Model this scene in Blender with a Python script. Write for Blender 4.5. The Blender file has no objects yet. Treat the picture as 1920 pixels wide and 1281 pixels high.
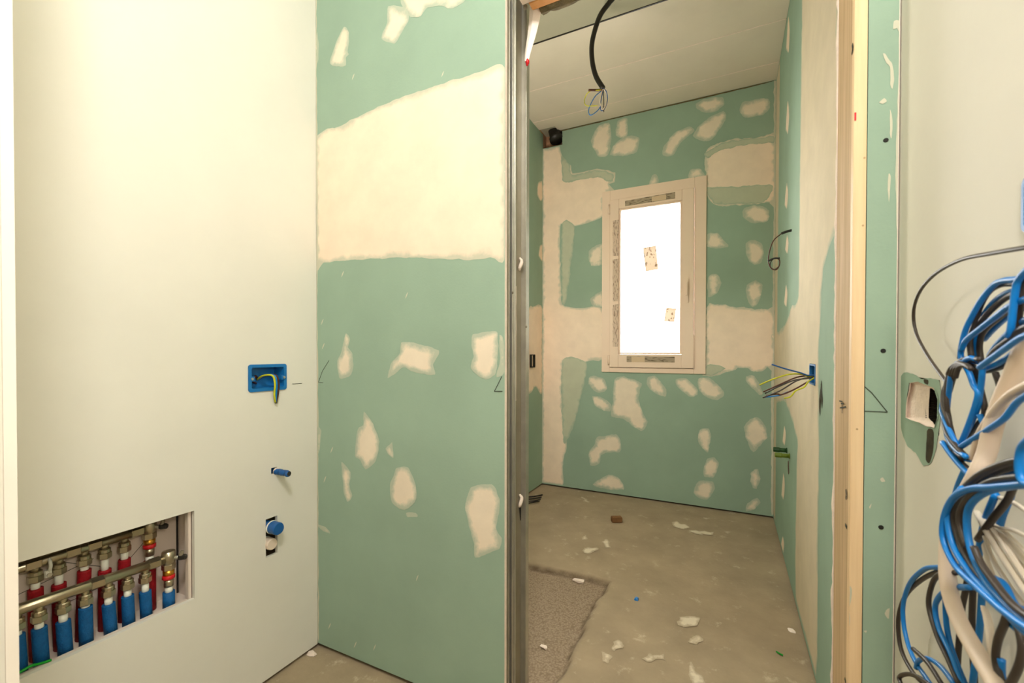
import bpy, bmesh, math, random
from mathutils import Vector, Matrix, noise
from mathutils.geometry import delaunay_2d_cdt

SC = bpy.context.scene
COL = SC.collection
random.seed(7)

# ------------------------------------------------------------------ camera
# room axes: X along the door wall (left wall = 0), Y into the small room (door wall = 0), Z up
F_PX, CY_PX = 827.1646, 668.3428
YAW, PITCH, ROLL = math.radians(26.3344), math.radians(-0.6018), math.radians(0.084)
CAM = Vector((1.3703, -1.141, 1.1))
_fw = Vector((-math.sin(YAW), math.cos(YAW), 0)); _rt = Vector((math.cos(YAW), math.sin(YAW), 0)); _up = Vector((0, 0, 1))
FWD = _fw * math.cos(PITCH) + _up * math.sin(PITCH)
_u2 = _up * math.cos(PITCH) - _fw * math.sin(PITCH)
RGT = _rt * math.cos(ROLL) + _u2 * math.sin(ROLL)
UPV = _u2 * math.cos(ROLL) - _rt * math.sin(ROLL)
cam = bpy.data.cameras.new('camera')
cam.lens = F_PX / 1920 * 36; cam.sensor_width = 36; cam.clip_start = 0.02
cam.shift_y = (CY_PX - 640.5) / 1920
cam.dof.use_dof = True; cam.dof.focus_distance = 2.1; cam.dof.aperture_fstop = 6.3
cam_o = bpy.data.objects.new('camera', cam); COL.objects.link(cam_o)
m = Matrix((RGT, UPV, -FWD)).transposed().to_4x4(); m.translation = CAM
cam_o.matrix_world = m
SC.camera = cam_o

# ------------------------------------------------------------------ world, lights, exposure
w = bpy.data.worlds.new('sky'); SC.world = w; w.use_nodes = True
wb = w.node_tree.nodes['Background']; wb.inputs[0].default_value = (1.0, 0.97, 0.92, 1); wb.inputs[1].default_value = 20.0
SC.view_settings.view_transform = 'Standard'; SC.view_settings.look = 'None'
SC.view_settings.exposure = 0.0; SC.view_settings.gamma = 1.0; SC.view_settings.use_curve_mapping = False

def light(name, kind, loc, energy, color, **kw):
    d = bpy.data.lights.new(name, kind); d.energy = energy; d.color = color
    for k, v in kw.items(): setattr(d, k, v)
    o = bpy.data.objects.new(name, d); COL.objects.link(o); o.location = loc
    return o
WARM = (1.0, 0.90, 0.78); SOFT = (1.0, 0.98, 0.965); FILL = (1.0, 0.87, 0.76)
light('camera_flash', 'POINT', CAM + RGT * 0.18 + UPV * 0.25, 11, WARM, shadow_soft_size=0.05)
light('hall_bare_bulb', 'POINT', (1.35, -1.27, 2.50), 70, SOFT, shadow_soft_size=0.13)
light('small_room_fill_light', 'POINT', (0.22, 0.80, 1.75), 29, FILL, shadow_soft_size=0.15)  # unseen fill light added behind the partition to brighten the small room

# ------------------------------------------------------------------ helpers
def ray(x, y): return FWD + RGT * ((x - 960) / F_PX) - UPV * ((y - CY_PX) / F_PX)
def on(ax, val, x, y):
    d = ray(x, y); t = (val - CAM[ax]) / d[ax]; return CAM + d * t
def at(x, y, depth): return CAM + ray(x, y) * depth

def prop(o, label=None, cat=None, group=None, kind=None):
    if label: o['label'] = label
    if cat: o['category'] = cat
    if group: o['group'] = group
    if kind: o['kind'] = kind
    return o
def mk(name, verts, faces, mat, parent=None, smooth=False):
    me = bpy.data.meshes.new(name); me.from_pydata([tuple(v) for v in verts], [], faces); me.update()
    bm = bmesh.new(); bm.from_mesh(me); bmesh.ops.recalc_face_normals(bm, faces=bm.faces); bm.to_mesh(me); bm.free()
    if mat: me.materials.append(mat)
    if smooth:
        for p in me.polygons: p.use_smooth = True
    o = bpy.data.objects.new(name, me); COL.objects.link(o); o.parent = parent
    return o
def empty(name, loc=(0, 0, 0)):
    o = bpy.data.objects.new(name, None); COL.objects.link(o); o.location = loc; o.empty_display_size = .05
    return o
def par(o, p):
    o.parent = p
    o.matrix_parent_inverse = Matrix.Translation(p.location).inverted()
    return o
class MB:
    def __init__(s): s.v = []; s.f = []
    def add(s, v, f):
        n = len(s.v); s.v += [Vector(q) for q in v]; s.f += [[i + n for i in q] for q in f]; return s
    def box(s, x0, x1, y0, y1, z0, z1):
        v = [(x, y, z) for x in (x0, x1) for y in (y0, y1) for z in (z0, z1)]
        return s.add(v, [(0, 1, 3, 2), (4, 6, 7, 5), (0, 4, 5, 1), (2, 3, 7, 6), (0, 2, 6, 4), (1, 5, 7, 3)])
    def tube(s, pts, r, seg=8, cap=True, hexa=False):
        pts = [Vector(p) for p in pts]; n = len(pts)
        rs = r if isinstance(r, (list, tuple)) else [r] * n
        T = [(pts[min(i + 1, n - 1)] - pts[max(i - 1, 0)]).normalized() for i in range(n)]
        a = Vector((0, 0, 1)) if abs(T[0].z) < .9 else Vector((1, 0, 0))
        N = (a - T[0] * a.dot(T[0])).normalized(); v = []
        for i in range(n):
            N = (N - T[i] * N.dot(T[i])); N.normalize(); B = T[i].cross(N)
            for k in range(seg):
                q = 2 * math.pi * k / seg; v.append(pts[i] + (N * math.cos(q) + B * math.sin(q)) * rs[i])
        f = [(i * seg + k, i * seg + (k + 1) % seg, (i + 1) * seg + (k + 1) % seg, (i + 1) * seg + k) for i in range(n - 1) for k in range(seg)]
        if cap: f += [list(range(seg))[::-1], [(n - 1) * seg + k for k in range(seg)]]
        return s.add(v, f)
    def build(s, name, mat, parent=None, smooth=False, bevel=0):
        o = mk(name, s.v, s.f, mat, None, smooth)
        if bevel:
            bm = bmesh.new(); bm.from_mesh(o.data)
            bmesh.ops.bevel(bm, geom=list(bm.edges), offset=bevel, segments=2, affect='EDGES', clamp_overlap=True)
            bm.to_mesh(o.data); bm.free()
        if parent: par(o, parent)
        return o
def smooth_path(pts, n=6):
    pts = [Vector(p) for p in pts]
    if len(pts) < 3: return pts
    P = [pts[0] * 2 - pts[1]] + pts + [pts[-1] * 2 - pts[-2]]; out = []
    for i in range(1, len(P) - 2):
        a, b, c, d = P[i - 1], P[i], P[i + 1], P[i + 2]
        for k in range(n):
            t = k / n
            out.append(((b * 2) + (c - a) * t + (a * 2 - b * 5 + c * 4 - d) * t * t + (b * 3 - a - c * 3 + d) * t ** 3) * .5)
    out.append(pts[-1]); return out
def wire(name, pts, r, mat, parent=None, seg=8, n=6):
    return MB().tube(smooth_path(pts, n), r, seg).build(name, mat, parent, True)
def panel(ax, c0, c1, a, b, holes=()):
    """slab normal to axis ax between c0 (visible face) and c1, spanning a=(a0,a1), b=(b0,b1) with rectangular holes (a0,a1,b0,b1)"""
    A = sorted({a[0], a[1], *[h[0] for h in holes], *[h[1] for h in holes]}); A = [q for q in A if a[0] <= q <= a[1]]
    B = sorted({b[0], b[1], *[h[2] for h in holes], *[h[3] for h in holes]}); B = [q for q in B if b[0] <= q <= b[1]]
    def solid(i, j):
        if i < 0 or j < 0 or i >= len(A) - 1 or j >= len(B) - 1: return False
        x, y = (A[i] + A[i + 1]) / 2, (B[j] + B[j + 1]) / 2
        return not any(h[0] < x < h[1] and h[2] < y < h[3] for h in holes)
    def P(c, p, q):
        return {0: (c, p, q), 1: (p, c, q), 2: (p, q, c)}[ax]
    idx = {}; V = []; Fc = []
    def vi(c, i, j):
        k = (c, i, j)
        if k not in idx: idx[k] = len(V); V.append(P((c0, c1)[c], A[i], B[j]))
        return idx[k]
    for i in range(len(A) - 1):
        for j in range(len(B) - 1):
            if not solid(i, j): continue
            for c in (0, 1): Fc.append([vi(c, i, j), vi(c, i + 1, j), vi(c, i + 1, j + 1), vi(c, i, j + 1)])
            for di, dj, e in ((-1, 0, ((i, j), (i, j + 1))), (1, 0, ((i + 1, j), (i + 1, j + 1))), (0, -1, ((i, j), (i + 1, j))), (0, 1, ((i, j + 1), (i + 1, j + 1)))):
                if not solid(i + di, j + dj): Fc.append([vi(0, *e[0]), vi(0, *e[1]), vi(1, *e[1]), vi(1, *e[0])])
    return V, Fc

# ------------------------------------------------------------------ materials
def srgb(r, g, b):
    return tuple(((c / 255) / 12.92 if c <= 10 else ((c / 255 + .055) / 1.055) ** 2.4) for c in (r, g, b)) + (1,)
def mat(name, color, rough=.8, metal=0, var=.08, scale=6, bump=0, bscale=80, spec=.3, stretch=None, col2=None, detail=6):
    M = bpy.data.materials.new(name); M.use_nodes = True; nt = M.node_tree; N = nt.nodes; L = nt.links
    b = N['Principled BSDF']; b.inputs['Roughness'].default_value = rough; b.inputs['Metallic'].default_value = metal
    b.inputs['Specular IOR Level'].default_value = spec
    tc = N.new('ShaderNodeTexCoord'); mp = N.new('ShaderNodeMapping'); L.new(tc.outputs['Object'], mp.inputs[0])
    if stretch: mp.inputs['Scale'].default_value = stretch
    nz = N.new('ShaderNodeTexNoise'); nz.inputs['Scale'].default_value = scale; nz.inputs['Detail'].default_value = detail; nz.inputs['Roughness'].default_value = .6
    L.new(mp.outputs[0], nz.inputs[0])
    rp = N.new('ShaderNodeValToRGB'); rp.color_ramp.elements[0].position = .32; rp.color_ramp.elements[1].position = .7
    c = color; d = col2 or tuple(min(1, q * (1 + var)) for q in c[:3]) + (1,)
    rp.color_ramp.elements[0].color = tuple(q * (1 - var) for q in c[:3]) + (1,); rp.color_ramp.elements[1].color = d
    L.new(nz.outputs[0], rp.inputs[0]); L.new(rp.outputs[0], b.inputs['Base Color'])
    if bump:
        n2 = N.new('ShaderNodeTexNoise'); n2.inputs['Scale'].default_value = bscale; n2.inputs['Detail'].default_value = 5
        L.new(mp.outputs[0], n2.inputs[0])
        bp = N.new('ShaderNodeBump'); bp.inputs['Strength'].default_value = bump; bp.inputs['Distance'].default_value = .004
        L.new(n2.outputs[0], bp.inputs['Height']); L.new(bp.outputs[0], b.inputs['Normal'])
    M['_rp'] = 0
    return M
GREEN = srgb(153, 178, 158)
CREAM = srgb(226, 214, 192)
M_green = mat('green_plasterboard', GREEN, .85, var=.07, scale=3, bump=.08, bscale=150)
M_cream = mat('cream_skim_coat', srgb(224, 221, 209), .8, var=.035, scale=2.2, bump=.05, bscale=60)
M_ceil = mat('ceiling_board', srgb(222, 212, 194), .85, var=.04, scale=3, bump=.05, bscale=90)
M_ceil2 = mat('bare_ceiling_board', srgb(172, 168, 146), .88, var=.05, scale=3, bump=.05, bscale=90)
M_gyp = mat('gypsum_core', srgb(238, 222, 208), .95, var=.08, scale=40, bump=.5, bscale=200)
M_conc = mat('slab_plain', srgb(168, 150, 124), .95, var=.1, scale=5, bump=.3)
M_pine = mat('planed_pine', srgb(236, 204, 158), .55, var=.06, scale=5, bump=.05, bscale=40, stretch=(14, 14, .6), col2=srgb(242, 214, 172))
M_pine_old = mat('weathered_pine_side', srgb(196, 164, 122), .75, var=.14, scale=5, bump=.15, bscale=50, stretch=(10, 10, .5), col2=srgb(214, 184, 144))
M_orange = mat('orange_timber', srgb(226, 158, 92), .6, var=.08, scale=4, stretch=(.6, 12, 12), col2=srgb(236, 174, 112))
M_zinc = mat('galvanised_steel', srgb(196, 194, 184), .38, .85, var=.12, scale=14, bump=.04, bscale=60, spec=.5)
M_zincd = mat('dull_galvanised_steel', srgb(150, 142, 124), .55, .6, var=.12, scale=10)
M_chrome = mat('nickel_plated_brass', srgb(186, 176, 152), .28, .95, var=.06, scale=20, spec=.5)
M_brass = mat('brass', srgb(206, 150, 60), .3, .95, var=.06, scale=20)
M_rubble = mat('rough_broken_plaster', srgb(104, 92, 64), .95, var=.35, scale=30, bump=1, bscale=90)
M_brick = mat('broken_masonry', srgb(190, 150, 116), .95, var=.3, scale=30, bump=1, bscale=80)
M_black = mat('black_plastic', srgb(34, 30, 26), .45, var=.1, spec=.5)
M_blackw = mat('black_wire_insulation', srgb(58, 50, 44), .42, var=.1, spec=.5)
M_bluew = mat('blue_wire_insulation', srgb(2, 122, 204), .38, var=.06, spec=.5)
M_bluebox = mat('blue_box_plastic', srgb(22, 112, 178), .4, var=.08, spec=.5)
M_bluedark = mat('deep_blue_plastic', srgb(14, 84, 150), .45, var=.08, spec=.5)
M_sleeveb = mat('blue_foam_sleeve', srgb(14, 88, 146), .6, var=.14, scale=120, bump=.4, bscale=260, detail=2)
M_sleever = mat('red_foam_sleeve', srgb(150, 16, 26), .6, var=.14, scale=120, bump=.4, bscale=260, detail=2)
M_pipe = mat('white_composite_pipe', srgb(232, 232, 220), .4, var=.03, spec=.5)
M_white = mat('white_enamel_sheet', srgb(226, 212, 198), .45, var=.04, spec=.4)
M_pvc = mat('white_window_pvc', srgb(242, 219, 196), .45, var=.02, spec=.4)
M_cond = mat('ivory_conduit', srgb(226, 208, 188), .5, var=.04, spec=.4)
M_whitew = mat('white_wire_insulation', srgb(232, 222, 204), .45, var=.05)
M_yg = mat('yellow_green_wire', srgb(196, 196, 40), .45, var=.2, scale=90)
M_brownw = mat('brown_wire', srgb(84, 44, 30), .45, var=.1)
M_redp = mat('red_plastic', srgb(206, 24, 36), .35, var=.08, spec=.5)
M_greenp = mat('olive_green_plastic', srgb(104, 122, 36), .5, var=.12, scale=40)
M_greend = mat('dark_green_plastic', srgb(40, 74, 36), .5, var=.12, scale=40)
M_brightg = mat('bright_green_plastic', srgb(20, 150, 40), .4, var=.1)
M_paper = mat('white_paper', srgb(246, 234, 222), .8, var=.03)
M_pencil = mat('pencil_line', srgb(62, 66, 56), .9, var=.3, scale=200)
M_screw = mat('dark_screw', srgb(44, 44, 40), .5, .4, var=.1)
M_smear = mat('dark_smear', srgb(66, 62, 48), .95, var=.4, scale=30)
M_tape = mat('grey_printed_tape', srgb(172, 158, 136), .6, var=.05)
M_label = mat('buff_paper_label', srgb(216, 192, 158), .7, var=.04)

def filler_mat(name, thin, core, low=.48, nscale=12):
    """cream joint compound; towards the feathered rim the board shows through"""
    M = mat(name, core, .82, var=.05, scale=9, bump=.12, bscale=45); nt = M.node_tree; N = nt.nodes; L = nt.links
    b = N['Principled BSDF']; src = b.inputs['Base Color'].links[0].from_socket
    at_ = N.new('ShaderNodeAttribute'); at_.attribute_name = 'thick'
    tc = N.new('ShaderNodeTexCoord'); nz = N.new('ShaderNodeTexNoise'); nz.inputs['Scale'].default_value = nscale; nz.inputs['Detail'].default_value = 7; nz.inputs['Roughness'].default_value = .62
    L.new(tc.outputs['Object'], nz.inputs[0])
    a = N.new('ShaderNodeMath'); a.operation = 'MULTIPLY_ADD'; a.inputs[1].default_value = 1.9; a.inputs[2].default_value = -1.05
    L.new(nz.outputs[0], a.inputs[0])
    s = N.new('ShaderNodeMath'); s.operation = 'ADD'; s.use_clamp = True
    L.new(at_.outputs['Fac'], s.inputs[0]); L.new(a.outputs[0], s.inputs[1])
    r = N.new('ShaderNodeValToRGB'); r.color_ramp.elements[0].position = .05; r.color_ramp.elements[1].position = .55
    r.color_ramp.elements[0].color = (low,) * 3 + (1,)
    L.new(s.outputs[0], r.inputs[0])
    mx = N.new('ShaderNodeMix'); mx.data_type = 'RGBA'
    L.new(r.outputs[0], mx.inputs['Factor']); mx.inputs[6].default_value = thin; L.new(src, mx.inputs[7])
    L.new(mx.outputs[2], b.inputs['Base Color'])
    return M
M_fill = filler_mat('cream_joint_filler', GREEN, srgb(247, 227, 204))
M_blob = filler_mat('patchy_joint_filler', GREEN, srgb(238, 224, 202), .30, 16)
M_skim = filler_mat('thin_grey_beige_skim', GREEN, srgb(216, 201, 174), .45, 7)
M_fillthin = filler_mat('thin_joint_filler', GREEN, srgb(192, 198, 174))
M_spill = filler_mat('dried_plaster_spill', srgb(168, 149, 121), srgb(220, 208, 184), .25, 30)
M_expose = mat('exposed_green_board', GREEN, .9, var=.1, scale=8)

def floor_mat():
    M = mat('dusty_concrete_screed', srgb(164, 147, 121), .95, var=.14, scale=4.5, bump=.35, bscale=60, detail=9); nt = M.node_tree; N = nt.nodes; L = nt.links
    b = N['Principled BSDF']; src = b.inputs['Base Color'].links[0].from_socket
    tc = N.new('ShaderNodeTexCoord')
    n1 = N.new('ShaderNodeTexNoise'); n1.inputs['Scale'].default_value = 11; n1.inputs['Detail'].default_value = 8; n1.inputs['Roughness'].default_value = .75
    L.new(tc.outputs['Object'], n1.inputs[0])
    r1 = N.new('ShaderNodeValToRGB'); r1.color_ramp.elements[0].position = .58; r1.color_ramp.elements[1].position = .74
    L.new(n1.outputs[0], r1.inputs[0])
    m1 = N.new('ShaderNodeMix'); m1.data_type = 'RGBA'; L.new(r1.outputs[0], m1.inputs['Factor']); L.new(src, m1.inputs[6]); m1.inputs[7].default_value = srgb(206, 190, 162)
    at_ = N.new('ShaderNodeAttribute'); at_.attribute_name = 'raw'
    n2 = N.new('ShaderNodeTexVoronoi'); n2.inputs['Scale'].default_value = 130; L.new(tc.outputs['Object'], n2.inputs[0])
    r2 = N.new('ShaderNodeValToRGB'); r2.color_ramp.elements[0].color = srgb(168, 150, 128); r2.color_ramp.elements[1].color = srgb(128, 110, 90); r2.color_ramp.elements[1].position = .85
    L.new(n2.outputs[0], r2.inputs[0])
    m2 = N.new('ShaderNodeMix'); m2.data_type = 'RGBA'; L.new(at_.outputs['Fac'], m2.inputs['Factor']); L.new(m1.outputs[2], m2.inputs[6]); L.new(r2.outputs[0], m2.inputs[7])
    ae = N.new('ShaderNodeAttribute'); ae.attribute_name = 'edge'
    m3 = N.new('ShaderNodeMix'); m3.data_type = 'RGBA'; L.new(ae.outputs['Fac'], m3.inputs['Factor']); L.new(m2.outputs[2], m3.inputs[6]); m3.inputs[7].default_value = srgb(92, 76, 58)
    L.new(m3.outputs[2], b.inputs['Base Color'])
    return M
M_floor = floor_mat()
def glass_mat():
    M = bpy.data.materials.new('window_glass'); M.use_nodes = True; nt = M.node_tree; N = nt.nodes; L = nt.links
    N.remove(N['Principled BSDF']); t = N.new('ShaderNodeBsdfTransparent'); g = N.new('ShaderNodeBsdfGlossy'); g.inputs['Roughness'].default_value = .02
    fr = N.new('ShaderNodeFresnel'); fr.inputs[0].default_value = 1.45
    mx = N.new('ShaderNodeMixShader'); L.new(fr.outputs[0], mx.inputs[0]); L.new(t.outputs[0], mx.inputs[1]); L.new(g.outputs[0], mx.inputs[2])
    L.new(mx.outputs[0], N['Material Output'].inputs[0]); return M
M_glass = glass_mat()
def print_mat(name, base, ink, scale, thr):
    """small rows of illegible print"""
    M = mat(name, base, .65, var=.03); nt = M.node_tree; N = nt.nodes; L = nt.links
    b = N['Principled BSDF']; src = b.inputs['Base Color'].links[0].from_socket
    tc = N.new('ShaderNodeTexCoord'); mp = N.new('ShaderNodeMapping'); mp.inputs['Scale'].default_value = scale; L.new(tc.outputs['Object'], mp.inputs[0])
    nz = N.new('ShaderNodeTexNoise'); nz.inputs['Scale'].default_value = 1; nz.inputs['Detail'].default_value = 2; L.new(mp.outputs[0], nz.inputs[0])
    r = N.new('ShaderNodeValToRGB'); r.color_ramp.elements[0].position = thr; r.color_ramp.elements[1].position = thr + .03; L.new(nz.outputs[0], r.inputs[0])
    mx = N.new('ShaderNodeMix'); mx.data_type = 'RGBA'; L.new(r.outputs[0], mx.inputs['Factor']); L.new(src, mx.inputs[6]); mx.inputs[7].default_value = ink
    L.new(mx.outputs[2], b.inputs['Base Color']); return M
M_printv = print_mat('strip_print_upright', srgb(216, 194, 172), srgb(160, 134, 116), (170, 1, 34), .56)
M_printh = print_mat('strip_print_level', srgb(172, 156, 132), srgb(112, 98, 78), (24, 1, 160), .56)
def translucent(M, k=.35):
    nt = M.node_tree; N = nt.nodes; L = nt.links; b = N['Principled BSDF']; t = N.new('ShaderNodeBsdfTranslucent'); mx = N.new('ShaderNodeMixShader'); mx.inputs[0].default_value = k
    L.new(b.inputs['Base Color'].links[0].from_socket, t.inputs[0]); L.new(b.outputs[0], mx.inputs[1]); L.new(t.outputs[0], mx.inputs[2]); L.new(mx.outputs[0], N['Material Output'].inputs[0]); return M
M_printl = print_mat('label_print', srgb(238, 226, 212), srgb(170, 148, 126), (60, 1, 40), .6)
translucent(M_printl, .25)

# ------------------------------------------------------------------ dimensions
UP_, UJ, UJ2, UW, UR, UL = .782, 1.597, 1.619, 1.673, 1.630, -.020
VB, HC, VP, VJ, TB = 2.229, 2.884, .1752, .165, .0125
GAP = .012
MBX = lambda: MB()

# ------------------------------------------------------------------ floor
def build_floor():
    xs = [-.10 + i * .0125 for i in range(146)]; ys = [-1.02 + j * .0125 for j in range(270)]
    V = []; raw = []; edge = []
    for y in ys:
        for x in xs:
            e = noise.noise(Vector((x * 9, y * 9, 3))) * .02 + noise.noise(Vector((x * 30, y * 30, 5))) * .008
            d = min(.856 + e - x, .948 + e - y)
            k = max(0, min(1, d / .016 + .5)) if y > .18 else 0
            z = noise.noise(Vector((x * 3, y * 3, 0))) * .0015 + noise.noise(Vector((x * 14, y * 14, 1))) * .0006
            z += k * (-.022 + noise.noise(Vector((x * 60, y * 60, 2))) * .0028)
            if y < .30: z -= .001
            V.append((x, y, z)); raw.append(k * .9)
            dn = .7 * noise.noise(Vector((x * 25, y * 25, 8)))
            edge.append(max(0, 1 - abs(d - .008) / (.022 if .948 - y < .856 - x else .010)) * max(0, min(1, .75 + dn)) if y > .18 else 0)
    nx = len(xs)
    Fc = [(j * nx + i, j * nx + i + 1, (j + 1) * nx + i + 1, (j + 1) * nx + i) for j in range(len(ys) - 1) for i in range(nx - 1)]
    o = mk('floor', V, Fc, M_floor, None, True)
    a = o.data.attributes.new('raw', 'FLOAT', 'POINT'); a.data.foreach_set('value', raw)
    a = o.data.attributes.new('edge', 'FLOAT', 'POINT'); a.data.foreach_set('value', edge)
    prop(o, 'dusty concrete floor with a sunken rough strip beside the doorway', 'floor', kind='structure')
    par(MB().box(-.7, 2.3, -1.02, VB + .33, -.20, -.06).build('slab', M_conc), o)
    return o
floor = build_floor()
prop(MB().box(-1.0, 1.9, -2.9, -1.02, -.05, 0).build('floor_hall', M_conc), 'concrete floor of the hall behind the opening', 'floor', kind='structure')

# ------------------------------------------------------------------ filler patches
_lift = [0]
def inside(p, poly):
    c = False; n = len(poly)
    for i in range(n):
        a, b = poly[i], poly[i - 1]
        if (a[1] > p[1]) != (b[1] > p[1]) and p[0] < (b[0] - a[0]) * (p[1] - a[1]) / (b[1] - a[1]) + a[0]: c = not c
    return c
def dist_poly(p, poly):
    best = 9
    for i in range(len(poly)):
        a, b = poly[i - 1], poly[i]; dx, dy = b[0] - a[0], b[1] - a[1]; l = dx * dx + dy * dy
        t = 0 if l == 0 else max(0, min(1, ((p[0] - a[0]) * dx + (p[1] - a[1]) * dy) / l))
        best = min(best, math.hypot(p[0] - a[0] - t * dx, p[1] - a[1] - t * dy))
    return best
def patch(parent, ax, val, sign, pix, name='filler_patch', M=None, rag=.004, feather=.02, lift=.0012, clamp=None, world=False, step=None, cut=None):
    """thin raised patch of filler on the plane axis=val; outline measured on the photograph, jagged by noise"""
    M = M or M_fill
    o2 = [0, 1, 2]; o2.remove(ax)
    if world: pts = list(pix)
    else:
        pts = []
        for q in pix:
            p = on(ax, val, *q); pts.append((p[o2[0]], p[o2[1]]))
    if clamp:
        pts = [(min(max(a, clamp[0]), clamp[1]), min(max(b, clamp[2]), clamp[3])) for a, b in pts]
    # round the outline a little, then subdivide and jag it
    n = len(pts); cr = []
    seed = random.random() * 50
    per = sum(math.dist(pts[i], pts[i - 1]) for i in range(n))
    seg = max(.004, per / 260)
    for i in range(n):
        a, b, c, d = (Vector(pts[(i + k) % n]) for k in (-1, 0, 1, 2))
        m_ = max(2, int((c - b).length / seg))
        for k in range(m_):
            t = k / m_
            lin = b.lerp(c, t)
            cat = ((b * 2) + (c - a) * t + (a * 2 - b * 5 + c * 4 - d) * t * t + (b * 3 - a - c * 3 + d) * t ** 3) * .5
            cr.append(lin.lerp(cat, .6))
    ol = []
    for q in cr:
        e = Vector((noise.noise(Vector((q[0] * 28, q[1] * 28, seed))), noise.noise(Vector((q[0] * 28, q[1] * 28, seed + 9))))) * rag \
            + Vector((noise.noise(Vector((q[0] * 80, q[1] * 80, seed))), noise.noise(Vector((q[0] * 80, q[1] * 80, seed + 9))))) * rag * .4
        r = q + e
        if clamp: r = Vector((min(max(r[0], clamp[0]), clamp[1]), min(max(r[1], clamp[2]), clamp[3])))
        ol.append(r)
    x0, x1 = min(p[0] for p in ol), max(p[0] for p in ol); y0, y1 = min(p[1] for p in ol), max(p[1] for p in ol)
    st = step or max(.008, min(.03, math.sqrt(max(1e-6, (x1 - x0) * (y1 - y0))) / 14))
    inn = []
    nx, ny = int((x1 - x0) / st) + 1, int((y1 - y0) / st) + 1
    for i in range(nx + 1):
        for j in range(ny + 1):
            p = (x0 + (i + .5 * (j % 2)) * st, y0 + j * st)
            if inside(p, ol) and dist_poly(p, ol) > st * .45: inn.append(Vector(p))
    ed = [(i, (i + 1) % len(ol)) for i in range(len(ol))]; allp = ol + inn
    if cut:
        cut = [Vector(q) for q in cut]; k = len(allp); allp = allp + cut; ed += [(k + i, k + (i + 1) % len(cut)) for i in range(len(cut))]
    vs, es, fs, *_ = delaunay_2d_cdt(allp, ed, [list(range(len(ol)))], 1, 1e-6)
    cen = lambda f: (sum(vs[i][0] for i in f) / len(f), sum(vs[i][1] for i in f) / len(f))
    fs = [f for f in fs if inside(cen(f), ol) and not (cut and inside(cen(f), cut))]
    _lift[0] = (_lift[0] + 1) % 12
    base = .0003 + _lift[0] * .00006
    V = []; th = []
    for q in vs:
        d = dist_poly(q, ol)
        t = min(1, d / feather) if feather > 0 else 1
        h = base + lift * min(1, d / .006) * (.8 + .35 * noise.noise(Vector((q[0] * 18, q[1] * 18, seed))))
        p = [0, 0, 0]; p[ax] = val + sign * h; p[o2[0]] = q[0]; p[o2[1]] = q[1]
        V.append(tuple(p)); th.append(t)
    o = mk(name, V, [tuple(f) for f in fs], M, None, True)
    # consistent facing
    if o.data.polygons and o.data.polygons[0].normal[ax] * sign < 0: o.data.flip_normals()
    a = o.data.attributes.new('thick', 'FLOAT', 'POINT'); a.data.foreach_set('value', th)
    par(o, parent)
    return o
def stroke(parent, ax, val, sign, pix, wd=.002, name='pencil_mark', M=None):
    """a drawn line as a very thin flat strip on a surface"""
    V = []; Fc = []; o2 = [0, 1, 2]; o2.remove(ax)
    P = [on(ax, val + sign * .0009, *q) for q in pix]
    for i in range(len(P) - 1):
        a, b = P[i], P[i + 1]; d = (b - a).normalized(); nrm = Vector((0, 0, 0)); nrm[ax] = sign
        s = d.cross(nrm) * wd / 2; k = len(V)
        V += [a - s, a + s, b + s, b - s]; up = nrm * .0004; V += [v + up for v in V[k:k + 4]]
        Fc += [(k + 4, k + 5, k + 6, k + 7), (k, k + 1, k + 5, k + 4), (k + 1, k + 2, k + 6, k + 5), (k + 2, k + 3, k + 7, k + 6), (k + 3, k, k + 4, k + 7)]
    return par(mk(name, V, Fc, M or M_pencil), parent)

# ------------------------------------------------------------------ left wall with manifold niche
NV0, NV1, NZ0, NZ1 = -.896, -.418, .391, .6445
CB1 = on(0, 0, 502, 708)
v_, f_ = panel(0, 0, -TB, (-.90, 0), (GAP, HC), [(NV0, NV1, NZ0, NZ1), (CB1.y - .060, CB1.y + .060, CB1.z - .037, CB1.z + .037), (-.202, -.160, .417, .545), (-.182, -.160, .688, .710)])
wall_left = prop(mk('wall_left', v_, f_, M_cream), 'smooth cream wall with a cut-out showing heating pipes', 'wall', kind='structure')
par(MB().box(-.30, -.14, -.90, .2, 0, HC).build('backing', M_conc), wall_left)
for z in (0.0, HC - .05): par(MB().box(-.14, -TB, -.90, 0, z, z + .05).build('stud_track', M_zincd), wall_left)
stroke(wall_left, 0, 0, 1, [(548, 720), (552, 720), (566, 719)], .0015)
# the corner between left wall and door wall is taped
# ------------------------------------------------------------------ door wall, board left of the doorway
v_, f_ = panel(1, 0, TB, (0.001, UP_), (GAP + .004, 1.62))
wdl = prop(mk('wall_door_left', v_, f_, M_green), 'green plasterboard partition with cream filler patches beside the steel door jamb', 'wall', kind='structure')
v_, f_ = panel(1, 0, TB, (0.001, UP_), (1.623, HC)); par(mk('plasterboard', v_, f_, M_green), wdl)
par(MB().box(UP_ - .004, UP_ + .0006, .0002, TB, GAP + .004, HC).build('cut_edge', M_gyp), wdl)
par(MB().box(UL - .05, UP_ - .04, .03, .14, 0, HC).build('core', M_zincd), wdl)
CL = (.001, UP_ - .001, .02, HC - .01)
P1 = [(593, 258), (640, 235), (700, 205), (760, 180), (850, 150), (900, 135), (950, 124), (950, 300), (950, 486), (920, 484), (880, 487), (800, 484), (700, 485), (640, 489), (605, 494), (590, 506), (590, 400)]
patch(wdl, 1, 0, -1, P1, clamp=CL, feather=.018, rag=.005, lift=.0006)
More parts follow.
